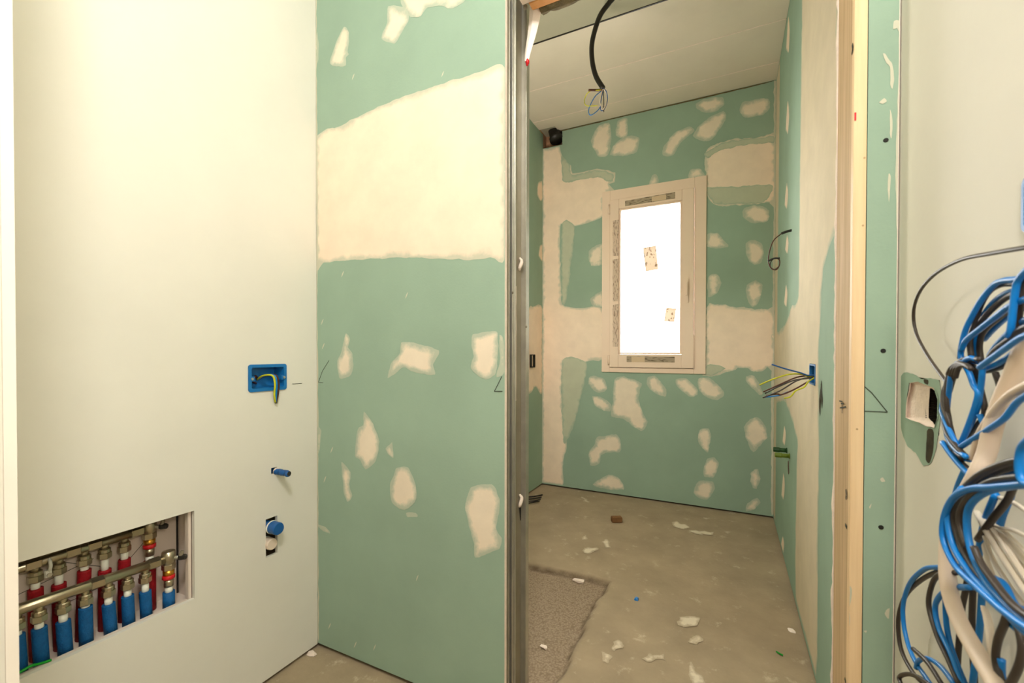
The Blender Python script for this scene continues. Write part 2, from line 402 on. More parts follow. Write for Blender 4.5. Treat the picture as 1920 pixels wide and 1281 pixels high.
DW = [
 [(645, 50), (655, 60), (653, 95), (655, 102), (648, 108), (648, 122), (625, 125), (619, 118), (623, 100), (632, 75)],
 [(728, 12), (763, 14), (766, 39), (751, 66), (740, 82), (716, 72), (726, 43)],
 [(751, -40), (751, 4), (771, 31), (790, 29), (802, 14), (829, 12), (849, 18), (872, 0), (880, -40)],
 [(649, 626), (657, 636), (653, 652), (662, 664), (661, 696), (653, 708), (636, 708), (632, 678), (641, 657)],
 [(753, 643), (771, 641), (823, 657), (813, 682), (815, 703), (771, 696), (757, 689), (727, 710), (736, 678), (750, 661)],
 [(887, 626), (930, 622), (934, 640), (932, 690), (928, 703), (911, 712), (883, 692), (888, 668), (883, 647)],
 [(936, 628), (950, 640), (950, 697), (932, 706), (938, 668)],
 [(683, 773), (700, 794), (712, 829), (704, 866), (686, 879), (676, 864), (665, 854), (671, 805), (681, 796)],
 [(736, 829), (737, 859), (723, 843)],
 [(742, 879), (766, 877), (779, 907), (781, 938), (759, 956), (736, 944), (731, 917)],
 [(762, 963), (779, 961), (783, 969), (766, 971)],
 [(884, 914), (922, 909), (937, 938), (931, 991), (941, 1008), (934, 1030), (892, 1044), (887, 1018), (872, 951)],
 [(640, 867), (658, 887), (655, 907), (661, 931), (651, 942), (645, 924)],
 [(595, 983), (611, 988), (619, 1001), (606, 995)],
 [(594, 800), (602, 806), (600, 842), (594, 850)],
 [(594, 60), (598, 80), (597, 110), (593, 120)],
]
for q in DW: patch(wdl, 1, 0, -1, q, clamp=CL, rag=.004, feather=.03, M=M_blob, lift=.0008)
for x, y in ((620, 850), (607, 905), (700, 1220), (616, 1180), (664, 1215), (604, 655), (640, 520), (760, 560), (660, 150), (828, 145), (602, 610), (780, 1090)):
    patch(wdl, 1, 0, -1, [(x, y), (x + 3, y - 5), (x + 5, y - 12), (x + 2, y - 8)], 'plaster_fleck', rag=.001, feather=.001, clamp=CL)
patch(wdl, 1, 0, -1, [(.0012, .03), (.008, .03), (.006, .5), (.009, .9), (.005, 1.3), (.009, 1.6), (.006, 2.2), (.009, 2.8), (.0012, 2.8)], 'corner_tape', world=True, rag=.004, feather=.004, clamp=CL)
stroke(wdl, 1, 0, -1, [(617, 676), (605, 695), (597, 717), (606, 718)], .0016)
stroke(wdl, 1, 0, -1, [(941, 706), (927, 734), (942, 734)], .0020)

# wall above the doorway
wda = prop(MB().box(UP_ + .046, UJ2, 0, .020, 2.1, HC).build('wall_door_above', M_green), 'plasterboard above the doorway', 'wall', kind='structure')
par(MB().box(UP_ + .046, UJ2, .0205, .0245, 2.112, HC).build('shadow_gap', M_zincd), wda)
par(MB().box(UP_ + .046, UJ2, -.0006, .0195, 2.0985, 2.1).build('cut_edge', M_gyp), wda)
# rough broken edge behind the header
V = []; Fc = []; n = 60
for i in range(n + 1):
    x = UP_ + .082 + (UJ - UP_ - .085) * i / n
    e = noise.noise(Vector((x * 22, 0, 3))) * .009 + noise.noise(Vector((x * 70, 0, 3))) * .004
    V += [(x, .056, 2.101), (x, .072 + e * .4, 2.098 + e * .3), (x, .090 + e, 2.104 + abs(e)), (x, .088 + e, 2.14), (x, .090, HC), (x, .056, HC)]
for i in range(n):
    for k in range(6): Fc.append((i * 6 + k, i * 6 + (k + 1) % 6, (i + 1) * 6 + (k + 1) % 6, (i + 1) * 6 + k))
Fc += [list(range(6)), [n * 6 + k for k in range(6)]]
par(mk('broken_plaster_edge', V, Fc, M_rubble), wda)

# board right of the doorway
v_, f_ = panel(1, 0, TB, (UJ2 + .0015, UW - .0035), (GAP, HC))
wdr = prop(mk('wall_door_right', v_, f_, M_green), 'narrow green plasterboard strip between timber post and cream wall', 'wall', kind='structure')
par(MB().box(UW - .0036, UW - .0022, -.0002, TB, GAP, HC).build('cut_edge', M_gyp), wdr)
CR = (UJ2 + .003, UW - .0036, .03, HC)
for q in ([(1689, 5), (1696, 5), (1696, 470), (1690, 660), (1684, 640), (1682, 470), (1679, 300), (1684, 150)],
          [(1676, 40), (1692, 38), (1692, 60), (1682, 54), (1675, 56)], [(1655, 101), (1660, 101), (1668, 114), (1672, 120), (1676, 150), (1673, 168), (1669, 160), (1668, 126), (1662, 118)],
          [(1648, 192), (1658, 184), (1663, 190), (1655, 195)], [(1669, 205), (1673, 225), (1672, 260), (1668, 250)], [(1650, 898), (1655, 895), (1660, 903), (1653, 904)],
          [(1629, 950), (1634, 944), (1631, 954)], [(1661, 1145), (1668, 1140), (1667, 1160), (1662, 1156)], [(1658, 1150), (1661, 1148), (1660, 1156)], [(1618, 1183), (1626, 1183), (1624, 1187)], [(1666, 325), (1670, 330), (1667, 380), (1664, 350)]):
    patch(wdr, 1, 0, -1, q, clamp=CR, rag=.0015, feather=.004)
for y, x in ((263, 1661), (658, 1656), (989, 1652)):
    c = on(1, 0, x, y); MB().tube([c + Vector((0, -.0002, 0)), c + Vector((0, -.0016, 0))], [.0046, .0040], 12).build('screw', M_screw, wdr)
stroke(wdr, 1, 0, -1, [(1621, 771), (1664, 773), (1634, 736), (1621, 725)], .0014)

# ------------------------------------------------------------------ steel pocket-door jamb
jamb = prop(empty('pocket_door_jamb', (UP_, .09, 0)), 'galvanised steel pocket-door jamb at the end of the green partition', 'door jamb')
def prof(y0, y1, x1, x0=UP_ - .03, name='profile', M=M_zinc, z1=2.45):
    return MB().box(x0, x1, y0, y1, .002, z1).build(name, M, jamb, bevel=.0012)
prof(.0135, .0375, UP_ - .0030, M=M_zincd, name='front_profile')
prof(.0295, .0345, UP_ - .0004, name='front_lip')
prof(.0470, .0500, UP_ + .0015, name='channel_lip')
prof(.0500, .0660, UP_ - .0020, name='channel_profile', M=M_zinc)
prof(.0660, .0730, UP_ + .0012, name='channel_lip')
prof(.0370, .0475, UP_ - .020, x0=UP_ - .034, M=M_black, name='slot')
prof(.0725, .1450, UP_ - .0150, x0=UP_ - .03, M=M_zincd, name='channel_web')
prof(.1445, .1500, UP_ + .0020, name='rear_lip')
prof(.1500, .1740, UP_ - .0006, name='rear_profile', M=M_zinc)
for x, y in ((960.5, 549), (986, 613)):
    c = on(0, UP_ + .002, x, y); MB().tube([c, c + Vector((.003, 0, 0))], .0035, 8).build('rivet', M_zincd, jamb)
for (x, y, l) in ((974, 494, 14), (974, 938, 18)):
    c = on(0, UP_ - .012, x, y)
    b = MB().tube(smooth_path([c + Vector((0, 0, .018)), c + Vector((.006, .004, .006)), c + Vector((.004, -.004, -.012)), c + Vector((0, 0, -.022))]), [.003 + .003 * math.sin(i / 18 * 3.1) for i in range(19)], 7)
    b.build('plaster_drip', M_gyp, jamb, True)
c = on(0, UP_ - .012, 974, 958); MB().tube([c + Vector((.002, 0, .012)), c + Vector((.004, 0, -.03))], [.004, .0015], 6).build('dark_tag', M_black, jamb)
V = []
for i in range(40):
    z = .95 + .35 * i / 39 ; e = max(.0004, .004 * (noise.noise(Vector((z * 20, 0, 7))) + .35))
    V += [(UP_ + .0016, .0722, z), (UP_ + .0016, .0722 + e, z), (UP_ - .004, .0722 + e * .6, z)]
mb = MB(); mb.add(V, [(i * 3 + k, i * 3 + (k + 1) % 3, i * 3 + 3 + (k + 1) % 3, i * 3 + 3 + k) for i in range(39) for k in range(3)]); mb.build('plaster_smear', M_gyp, jamb)
MB().tube([on(0, UP_ + .001, 985, 13) , on(0, UP_ + .03, 985, 13)], .007, 6).build('bolt', M_zincd, jamb)

# paper strip hanging from the header
ps = prop(empty('hanging_strip', on(1, .07, 1005, 18)), 'white paper strip with red tip hanging from the door header', 'paper strip')
top_l, top_r, bot_l, bot_r = (on(1, .07, *q) for q in ((993, 13), (1015, 16), (984, 116), (991, 119)))
V = []; Fc = []
for i in range(9):
    t = i / 8
    a = top_l.lerp(bot_l, t) ; b = top_r.lerp(bot_r, t); mid = a.lerp(b, .45) + Vector((0, -.006, 0)); off = Vector((0, .0016, 0))
    wv = Vector((0, .004 * math.sin(t * 5), 0))
    V += [a + wv, mid + wv, b + wv, b + off + wv, mid + off + wv, a + off + wv]
for i in range(8):
    for k in range(6): Fc.append((i * 6 + k, i * 6 + (k + 1) % 6, i * 6 + 6 + (k + 1) % 6, i * 6 + 6 + k))
Fc += [list(range(6)), [48 + k for k in range(6)]]
par(mk('paper', V, Fc, M_paper), ps)
MB().tube(smooth_path([on(1, .068, 988, 111), on(1, .068, 989, 117), on(1, .070, 988, 124)]), [.005, .0055, .006, .006, .006, .0065, .006, .006, .005, .004, .004, .003, .002], 7).build('red_tip', M_redp, ps, True)
par(MB().tube([on(1, .07, 1003, 14), Vector((on(1, .07, 1003, 14).x, .07, 2.103))], .002, 6).build('nail', M_zincd), ps)

# header timber
hd = prop(MB().box(UP_ + .062, UJ + .004, .026, .0555, 2.1015, 2.20).build('header_timber', M_orange, bevel=.0015), 'orange timber header across the top of the doorway', 'timber')

# timber post right of the doorway
post = prop(empty('timber_post', (UJ, .08, 0)), 'pale pine door post right of the doorway', 'door post')
MB().box(UJ, UJ2, -.001, .020, .003, HC - .01).build('front_board', M_pine, post, bevel=.001)
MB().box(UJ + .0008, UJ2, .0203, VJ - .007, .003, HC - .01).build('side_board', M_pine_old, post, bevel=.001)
V = []; Fc = []; n = 150
for i in range(n + 1):
    z = .01 + (HC - .05) * i / n; e = .004 * noise.noise(Vector((z * 9, 1, 2))) + .003 * noise.noise(Vector((z * 40, 1, 2)))
    V += [(UJ - .0005 - abs(e) * .5, VJ - .0068, z), (UJ - .002 - e * .8, VJ - .002 + e * .3, z), (UJ + .004, VJ + .0006, z), (UJ + .02, VJ - .004, z)]
for i in range(n):
    for k in range(4): Fc.append((i * 4 + k, i * 4 + (k + 1) % 4, i * 4 + 4 + (k + 1) % 4, i * 4 + 4 + k))
Fc += [[0, 1, 2, 3], [n * 4 + k for k in range(4)]]
par(mk('plaster_bead', V, Fc, M_gyp), post)
for q in ([(1574, 752), (1579, 753), (1579, 775)], [(1575, 765), (1586, 763)], [(1577, 757), (1582, 757)]): stroke(post, 0, UJ, -1, q, .003)
for x, y, h in ((1621, 80 + 216, 3), (1618, 423, 3), (1607, 805, 4)):
    c = on(1, -.001, x, y); MB().tube([c + Vector((0, -.0003, 0)), c + Vector((0, .002, 0))], .0022, 8).build('knot', M_pine_old, post)
for q in ([(1598, 83), (1599, 92), (1597, 102)], [(1586, 918), (1587, 928), (1586, 936)], [(1585, 984), (1588, 990)], [(1584, 1272), (1586, 1281)]): stroke(post, 0, UJ, -1, q, .007, 'scratch')
c = on(1, -.001, 1603, 219); MB().box(c.x - .001, c.x + .002, -.0025, -.0008, c.z - .008, c.z + .008).build('red_paint_fleck', M_redp, post)
patch(post, 1, -.001, -1, [(1592, 1098), (1597, 1105), (1596, 1125), (1590, 1140), (1594, 1160), (1592, 1176), (1588, 1180), (1588, 1110)], 'plaster_smear', rag=.001, feather=.001, clamp=(UJ + .0005, UJ2, 0, HC))

# ------------------------------------------------------------------ right hall wall
hole = on(0, UW, 1726, 760)
_hc = [on(0, UW, *q) for q in ((1698, 716), (1759, 803))]
H0 = (_hc[1].y - .004, _hc[0].y + .004, _hc[1].z - .012, _hc[0].z + .012)
v_, f_ = panel(0, UW, UW + TB, (-2.9, TB), (GAP, HC), [H0])
wr = prop(mk('wall_right', v_, f_, M_cream), 'cream wall behind the hanging wires with a broken hole', 'wall', kind='structure')
par(MB().box(UW + .10, UW + .2, -2.9, .4, 0, HC).build('backing', M_conc), wr)
rim = [(1706, 718), (1722, 716), (1742, 724), (1752, 728), (1759, 750), (1758, 785), (1752, 803), (1738, 800), (1722, 792), (1698, 783), (1701, 745)]
_r = [on(0, UW, *q) for q in rim]
patch(wr, 0, UW, -1, [(1691, 706), (1706, 700), (1730, 708), (1762, 716), (1764, 760), (1758, 840), (1748, 868), (1734, 874), (1718, 852), (1702, 836), (1690, 800)], 'exposed_board', M_expose, rag=.004, feather=0, lift=.0001, cut=[(p.y, p.z) for p in _r])
# ragged gypsum slopes from the broken paper edge down to the dark opening
R3 = []
for i in range(len(rim)):
    for k in range(5):
        a, b = Vector(rim[i]), Vector(rim[(i + 1) % len(rim)]); R3.append(a.lerp(b, k / 5) + Vector((noise.noise(Vector((i + k / 5, 1, 1))), noise.noise(Vector((i + k / 5, 5, 2))))) * 2.2)
n = len(R3); V = []; Fc = []
for q in R3:
    cin = Vector((1750, 764)); core = cin + Vector(((q.x - 1728) * .30, (q.y - 760) * .84))
    for t, dx in ((0, -.0018), (.02, -.0016), (.10, .003), (.55, .0075), (1, .0122), (1.02, .018)):
        p2 = q.lerp(core, t); w3 = on(0, UW + dx, *p2); V.append(w3)
for i in range(n):
    j = (i + 1) % n
    for k in range(5): Fc.append((i * 6 + k, i * 6 + k + 1, j * 6 + k + 1, j * 6 + k))
par(mk('broken_gypsum_rim', V, Fc, M_gyp), wr)
par(MB().box(UW + .05, UW + .055, hole.y - .10, hole.y + .35, hole.z - .15, hole.z + .15).build('cavity_lining', M_rubble), wr)
patch(wr, 0, UW, -1, [(1740, 805), (1752, 806), (1750, 850), (1744, 870), (1737, 862), (1738, 830)], 'dark_smear', M_smear, rag=.003, feather=0, lift=.0016)  # soot under the broken hole
patch(wr, 0, UW, -1, [(1733, 712), (1742, 714), (1741, 722), (1734, 720)], 'dark_smear', M_smear, rag=.002, feather=0, lift=.0016)

# corrugated conduit inside the hole
cd = prop(empty('corrugated_conduit', (UW + .03, hole.y - .012, hole.z)), 'black corrugated conduit inside the broken wall hole', 'conduit')
a = on(0, UW + .022, 1748, 730); b = on(0, UW + .022, 1752, 800)
n = 60; MB().tube([a.lerp(b, i / n) for i in range(n + 1)], [.0115 if i % 3 else .0095 for i in range(n + 1)], 12).build('ribbed_tube', M_black, cd)

# ------------------------------------------------------------------ near wall of the hall (its cut end shows at the left edge)
nb = .494
wn = prop(MB().box(-.02, nb - .002, -1.02, -.9137, GAP, HC).build('wall_near', M_cream), 'near wall end framing the opening at the left edge', 'wall', kind='structure')
v_, f_ = panel(1, -.9010, -.9135, (-.012, nb), (GAP, HC)); par(mk('plasterboard', v_, f_, mat('white_board_edge', srgb(244, 236, 224), .8, var=.03)), wn)
# hall shell behind the camera
prop(MB().box(-1.0, 1.9, -3.0, -2.9, 0, HC).build('wall_rear', M_conc), 'rear wall of the hall', 'wall', kind='structure')
prop(MB().box(-1.0, -.9, -2.9, -1.02, 0, HC).build('wall_hall_left', M_conc), 'side wall of the hall', 'wall', kind='structure')
prop(MB().box(-.9, -.02, -1.02, -.9137, 0, HC).build('wall_hall_return', M_conc), 'return wall of the hall', 'wall', kind='structure')
ceil = prop(MB().box(-1.0, 1.9, -3.0, .09, HC, HC + .05).build('ceiling', M_ceil2), 'ceiling of the hall', 'ceiling', kind='structure')

# ------------------------------------------------------------------ small room: ceiling boards
ci = prop(MB().box(UL - .2, UR + .2, .09, VB + .2, HC + .013, HC + .05).build('ceiling_small_room', M_ceil2), 'beige boarded ceiling of the small room', 'ceiling', kind='structure')
CJ = [.0905, 1.225, 1.640, 2.030, VB]
HX = .175
for i in range(4):
    z0 = HC
    if i == 3:
        v_, f_ = panel(2, z0, HC + .012, (UL, UR), (CJ[i] + .002, CJ[i + 1]), [(UL, .115, VB - .075, VB)])
        par(mk('ceiling_board', v_, f_, M_ceil), ci)
    else: par(MB().box(UL, UR, CJ[i] + .002, CJ[i + 1] - (.006 if i == 0 else .002), z0, HC + .012).build('ceiling_board', M_ceil if i else M_ceil2, bevel=.001), ci)
for v in CJ[2:4]: par(MB().box(UL, UR - .005, v - .0045, v + .0035, HC - .0016, HC + .002).build('joint_line', M_gyp, bevel=.0006), ci)
par(MB().box(UL, UR, 1.2195, 1.2265, HC - .003, HC + .011).build('dark_joint', M_black), ci)

# small room: side walls
v_, f_ = panel(0, UL, UL - TB, (.02, VB + .01), (GAP, HC))
wil = prop(mk('wall_inner_left', v_, f_, M_green), 'green plasterboard wall at the far left behind the steel jamb', 'wall', kind='structure')
par(MB().box(UL - .12, UL - .08, -.2, VB + .2, -.1, HC + .04).build('backing', M_conc), wil)
patch(wil, 0, UL, 1, [(1016, 340), (1008, 345), (1007, 365), (1014, 378), (1017, 370)], clamp=(.2, VB, .03, HC))
patch(wil, 0, UL, 1, [(1017, 580), (1000, 575), (990, 585), (990, 735), (1004, 725), (1017, 735)], clamp=(.2, VB, .03, HC))
patch(wil, 0, UL, 1, [(1017, 460), (1012, 462), (1010, 480), (1017, 490)], clamp=(.2, VB, .03, HC))
BX = on(0, UR, 1524, 702)
v_, f_ = panel(0, UR, UR + TB, (VJ + .001, VB + .01), (GAP, HC), [(BX.y - .062, BX.y + .062, BX.z - .038, BX.z + .038)])
wir = prop(mk('wall_inner_right', v_, f_, M_green), 'green and cream filled wall right of the small room', 'wall', kind='structure')
par(MB().box(UR + .08, UR + .12, .0, VB + .2, -.1, HC + .04).build('backing', M_conc), wir)
CI = (VJ + .002, VB - .001, .03, HC - .005)
patch(wir, 0, UR, -1, [(VB - .001, .03), (VB - .15, .03), (VB - .19, 1.0), (VB - .20, 1.7), (VB - .23, 2.87), (VB - .001, 2.87)], 'corner_tape', world=True, clamp=CI, rag=.01, feather=.02, M=M_skim, lift=.0005)
patch(wir, 0, UR, -1, [(1.10, .03), (1.11, .6), (1.09, .72), (1.35, .80), (1.6, .84), (2.1, .78), (2.2, .8), (2.2, 1.28), (2.0, 1.22), (1.6, 1.25), (1.3, 1.32), (1.10, 1.34), (1.09, 1.8), (1.06, 2.5), (1.05, 2.87),
      (.30, 2.87), (.36, 2.0), (.24, 1.85), (.20, 1.5), (.40, 1.42), (.53, 1.36), (.60, 1.1), (.58, .9), (.58, .5), (.60, .03)], world=True, cut=[(BX.y - .061, BX.z - .037), (BX.y + .061, BX.z - .037), (BX.y + .061, BX.z + .037), (BX.y - .061, BX.z + .037)], clamp=CI, rag=.012, feather=.035, step=.03, M=M_skim, lift=.0005)
for x, y0, y1 in ((1478, 33, 98), (1477, 190, 250), (1475, 343, 391), (1476, 440, 475), (1474, 534, 575), (1471, 798, 835), (1469, 888, 936), (1468, 1005, 1040)):
    patch(wir, 0, UR, -1, [(x - 3.5, y1 - 8), (x, y0), (x + 2.5, y0 + 10), (x + 3, (y0 + y1) / 2), (x + 1, y1), (x - 2, y1 - 2)], clamp=CI, rag=.004, feather=.02)
patch(wir, 0, UR, -1, [(1537.5, 742), (1540.5, 712), (1542, 735), (1543, 752), (1541.5, 768), (1540, 752), (1538, 782), (1536.8, 765)], 'dark_smear', M_smear, rag=.006, feather=0, lift=.002)  # uneven dark smear beside and below the wall box
patch(wir, 0, UR, -1, [(1477, 866), (1479, 866), (1480, 886), (1478, 889)], 'rust_drip', M_brownw, rag=.002, feather=0)

# ------------------------------------------------------------------ small room: back wall and window
WX0, WX1, WZ0, WZ1 = .480, 1.2155, .945, 2.329
HOLE = (UL - .01, .150, 2.765, HC + .01)
v_, f_ = panel(1, VB, VB + TB, (UL - .0, UR), (GAP, HC), [HOLE, (WX0 + .03, WX1 - .03, WZ0 + .03, WZ1 - .03)])
wb_ = prop(mk('wall_back', v_, f_, M_green), 'green plasterboard wall with cream filler blobs around the window', 'wall', kind='structure')
v_, f_ = panel(1, VB + .09, VB + .32, (-.6, 2.2), (-.2, 3.3), [(WX0 + .04, WX1 - .04, WZ0 + .04, WZ1 - .04)]); par(mk('masonry', v_, f_, M_cream), wb_)
v_, f_ = panel(1, VB + TB + .001, VB + .089, (WX0 + .01, WX1 - .01), (WZ0 + .01, WZ1 - .01), [(WX0 + .04, WX1 - .04, WZ0 + .04, WZ1 - .04)]); par(mk('reveal', v_, f_, M_cream), wb_)
CB = (UL + .001, UR - .001, .02, HC - .002)
BW = [
 # left column with tape bands reaching to the window
 [(1016, 290), (1016, 282), (1018, 280.5), (1034, 277.5), (1047, 275), (1050, 277), (1056, 300), (1071, 310), (1074, 326), (1120, 316), (1154, 324), (1152, 341), (1142, 347), (1150, 357), (1131, 364), (1131, 404), (1108, 416), (1078, 424), (1052, 420), (1050, 470), (1054, 570), (1080, 577), (1131, 580), (1131, 672), (1112, 676), (1085, 680), (1056, 676), (1053, 760), (1064, 820), (1056, 870), (1054, 925), (1010, 925), (1010, 600)],
 [(1322, 285), (1351, 267), (1380, 261), (1430, 257), (1458, 252), (1458, 385), (1440, 378), (1420, 384), (1350, 386), (1330, 376), (1325, 350)],
 [(1325, 575), (1350, 572), (1400, 578), (1440, 580), (1458, 582), (1458, 692), (1440, 690), (1420, 697), (1385, 690), (1360, 700), (1335, 706), (1318, 704), (1324, 690)],
 [(1395, 390), (1425, 385), (1442, 395), (1440, 415), (1410, 418), (1393, 406)], [(1399, 456), (1415, 450), (1430, 460), (1430, 490), (1414, 497), (1400, 480)], [(1401, 534), (1416, 527), (1430, 535), (1424, 565), (1411, 577), (1400, 558)],
 [(1326, 440), (1345, 437), (1366, 462), (1345, 466), (1326, 462)], [(1328, 520), (1342, 513), (1352, 528), (1345, 550), (1328, 556)],
 [(1305, 196), (1320, 186), (1354, 182), (1358, 196), (1345, 207), (1324, 212), (1306, 204)], [(1336, 217), (1357, 209), (1360, 225), (1336, 261), (1315, 264), (1299, 255), (1309, 237)],
 [(1294, 236), (1302, 246), (1277, 267), (1262, 292), (1243, 292), (1244, 276), (1265, 249)], [(1391, 193), (1420, 186), (1440, 185), (1443, 202), (1431, 215), (1398, 221), (1388, 211)],
 [(1122, 237), (1142, 231), (1146, 261), (1140, 291), (1125, 295), (1116, 285), (1108, 264)], [(1158, 228), (1176, 222), (1177, 252), (1170, 261), (1155, 255)], [(1155, 267), (1176, 255), (1199, 258), (1193, 285), (1170, 292), (1143, 291)],
 [(1223, 329), (1232, 328), (1234, 345), (1216, 349)], [(1294, 320), (1309, 316), (1321, 326), (1321, 332), (1291, 336)],
 [(1104, 470), (1131, 456), (1131, 495), (1108, 498)], [(1107, 560), (1131, 546), (1131, 574), (1112, 575)],
 [(1107, 705), (1132, 710), (1138, 730), (1121, 737), (1104, 721)], [(1152, 713), (1169, 706), (1202, 719), (1197, 744), (1202, 766), (1214, 792), (1202, 809), (1169, 786), (1146, 780), (1149, 752)], [(1110, 744), (1126, 744), (1146, 758), (1143, 772), (1118, 764)],
 [(1216, 707), (1230, 706), (1249, 730), (1247, 744), (1225, 736), (1212, 719)], [(1267, 712), (1287, 710), (1306, 727), (1309, 741), (1295, 744), (1273, 730)], [(1309, 710), (1332, 710), (1358, 736), (1346, 750), (1323, 745), (1309, 727)],
 [(1399, 705), (1416, 706), (1430, 736), (1424, 740), (1399, 716)],
 [(1118, 820), (1135, 817), (1155, 814), (1163, 825), (1162, 848), (1146, 848), (1126, 854), (1124, 869), (1107, 873), (1104, 848), (1115, 834)], [(1112, 908), (1141, 890), (1163, 899), (1170, 918), (1138, 918)],
 [(1312, 806), (1329, 804), (1333, 820), (1326, 849), (1309, 828)], [(1326, 862), (1340, 858), (1348, 873), (1337, 896), (1320, 893), (1319, 876)], [(1315, 901), (1337, 904), (1339, 921), (1326, 936), (1312, 935), (1301, 924), (1305, 908)],
 [(1399, 792), (1419, 782), (1433, 795), (1438, 820), (1424, 837), (1413, 848), (1403, 834), (1396, 809)], [(1407, 887), (1421, 880), (1426, 898), (1419, 917), (1410, 913)], [(1402, 944), (1419, 934), (1426, 943), (1413, 955), (1399, 959)],
]
for i, q in enumerate(BW): patch(wb_, 1, VB, -1, q, clamp=CB, rag=.010 if i < 3 else .006, feather=.022 if i < 3 else .04, M=M_fill if i < 3 else M_blob, lift=.0006 if i < 3 else .0009)
for q in ([(1322, 288), (1351, 269), (1380, 263), (1430, 259), (1452, 255), (1452, 267), (1400, 271), (1352, 282), (1326, 296)], [(1326, 352), (1380, 350), (1440, 346), (1449, 352), (1440, 374), (1420, 381), (1350, 383), (1332, 374)],
          [(1053, 292), (1068, 310), (1073, 328), (1120, 319), (1150, 326), (1149, 340), (1138, 340), (1120, 332), (1060, 342), (1054, 330)], [(1054, 420), (1076, 422), (1074, 470), (1062, 560), (1054, 565)], [(1055, 676), (1100, 680), (1095, 720), (1075, 800), (1056, 830)], [(1326, 684), (1360, 690), (1340, 703), (1320, 702)]):
    patch(wb_, 1, VB - .0012, -1, q, 'thin_filler', M_fillthin, clamp=CB, rag=.008, feather=.012, lift=.0005)
patch(wb_, 1, VB, -1, [(UR - .001, .03), (UR - .012, .03), (UR - .016, 1), (UR - .010, 2), (UR - .014, 2.87), (UR - .001, 2.87)], 'corner_tape', world=True, rag=.006, feather=.004, clamp=CB)
patch(wb_, 1, VB, -1, [(.16, 2.872), (.8, 2.874), (1.2, 2.872), (1.5, 2.874), (1.6, 2.878), (1.6, 2.883), (.16, 2.883)], 'ceiling_gap', M_rubble, world=True, rag=.002, feather=0, clamp=CB)
# ceiling corner hole with a black drain pipe
par(MB().box(-.10, .30, VB + .085, VB + .0895, 2.66, 3.05).build('hole_lining', M_brick), wb_)
par(MB().box(-.06, UL - .001, VB - .08, VB + .085, 2.70, 3.05).build('hole_side', M_brick), wb_)
par(MB().box(-.06, .20, VB - .10, VB + .085, 3.0, 3.02).build('hole_top', M_rubble), wb_)
for k in range(9):
    c = Vector((.02 + .11 * random.random(), VB + .03 + .04 * random.random(), 2.77 + .02 * random.random())); s = .012 + .012 * random.random()
    mb = MB(); vs = [c + Vector((random.uniform(-1, 1), random.uniform(-1, 1), random.uniform(-1, 1))).normalized() * s for _ in range(10)]
    bm = bmesh.new(); [bm.verts.new(v) for v in vs]; bmesh.ops.convex_hull(bm, input=bm.verts); me = bpy.data.meshes.new('rubble_lump'); bm.to_mesh(me); bm.free(); me.materials.append(M_brick)
    o = bpy.data.objects.new('rubble_lump', me); COL.objects.link(o); par(o, wb_)
dp = prop(empty('drain_pipe', (.08, VB + .03, 2.8)), 'black drain pipe end inside the hole at the ceiling corner', 'pipe')
pth = smooth_path([(.050, VB + .030, 2.99), (.066, VB + .025, 2.93), (.088, VB + .012, 2.86), (.100, VB + .004, 2.815)], 6)
MB().tube(pth, [.050] * len(pth), 20).build('pipe_body', M_black, dp, True)
MB().tube([(.094, VB + .008, 2.835), (.101, VB + .003, 2.812)], .056, 20).build('collar', M_black, dp, True)

# window
wn1 = prop(empty('window_1', ((WX0 + WX1) / 2, VB, WZ0)), 'white plastic window with protective stickers glowing with daylight', 'window', kind='structure')
def bars(x0, x1, z0, z1, wd, y0, y1, M, nm, par_, widths=None):
    l, r, b, t = widths or (wd,) * 4
    for a in ((x0, x0 + l, z0, z1), (x1 - r, x1, z0, z1), (x0 + l + .0006, x1 - r - .0006, z0, z0 + b), (x0 + l + .0006, x1 - r - .0006, z1 - t, z1)):
        MB().box(a[0], a[1], y0, y1, a[2], a[3]).build(nm, M, par_, bevel=.002)
bars(WX0, WX1, WZ0, WZ1, .07, VB - .012, VB + .07, M_pvc, 'frame_bar', wn1, (.062, .076, .036, .075))
SX0, SX1, SZ0, SZ1 = .545, 1.136, .984, 2.250
sash = MB().box(SX0 + .004, SX0 + .006, VB + .01, VB + .02, SZ0 + .004, SZ0 + .006).build('sash', M_pvc, wn1)
bars(SX0, SX1, SZ0, SZ1, .07, VB - .026, VB + .05, M_pvc, 'sash_bar', sash, (.066, .078, .098, .072))
GX0, GX1, GZ0, GZ1 = .612, 1.057, 1.083, 2.177
bars(GX0, GX1, GZ0, GZ1, .012, VB - .018, VB + .03, M_pvc, 'glazing_bead', sash)
MB().box(GX0 + .005, GX1 - .005, VB + .010, VB + .016, GZ0 + .005, GZ1 - .005).build('pane', M_glass, sash)
MB().box(1.137, 1.142, VB - .022, VB - .012, .99, 1.22).build('lit_bead', M_pvc, wn1)
hz = on(1, VB - .026, 1288, 545).z; hx = on(1, VB - .026, 1288, 545).x
hnd = MB().box(hx - .012, hx + .012, VB - .034, VB - .0262, hz - .085, hz + .085).build('handle_plate', M_pvc, wn1, bevel=.003)
MB().box(hx - .006, hx + .006, VB - .046, VB - .0345, hz - .035, hz + .060).build('handle', M_pvc, hnd, bevel=.002)
for z in (SZ1 - .10, SZ0 + .02): MB().tube([(SX0 - .008, VB - .022, z), (SX0 - .008, VB - .022, z + .07)], .008, 10).build('hinge', M_pvc, wn1, True)
def sticker(pix, y, M, nm):
    P = [on(1, y, *q) for q in pix]; V = P + [p + Vector((0, -.0008, 0)) for p in P]
    return par(mk(nm, V, [(4, 5, 6, 7), (0, 1, 2, 3), (0, 1, 5, 4), (1, 2, 6, 5), (2, 3, 7, 6), (3, 0, 4, 7)], M), wn1)
YS = VB - .0262
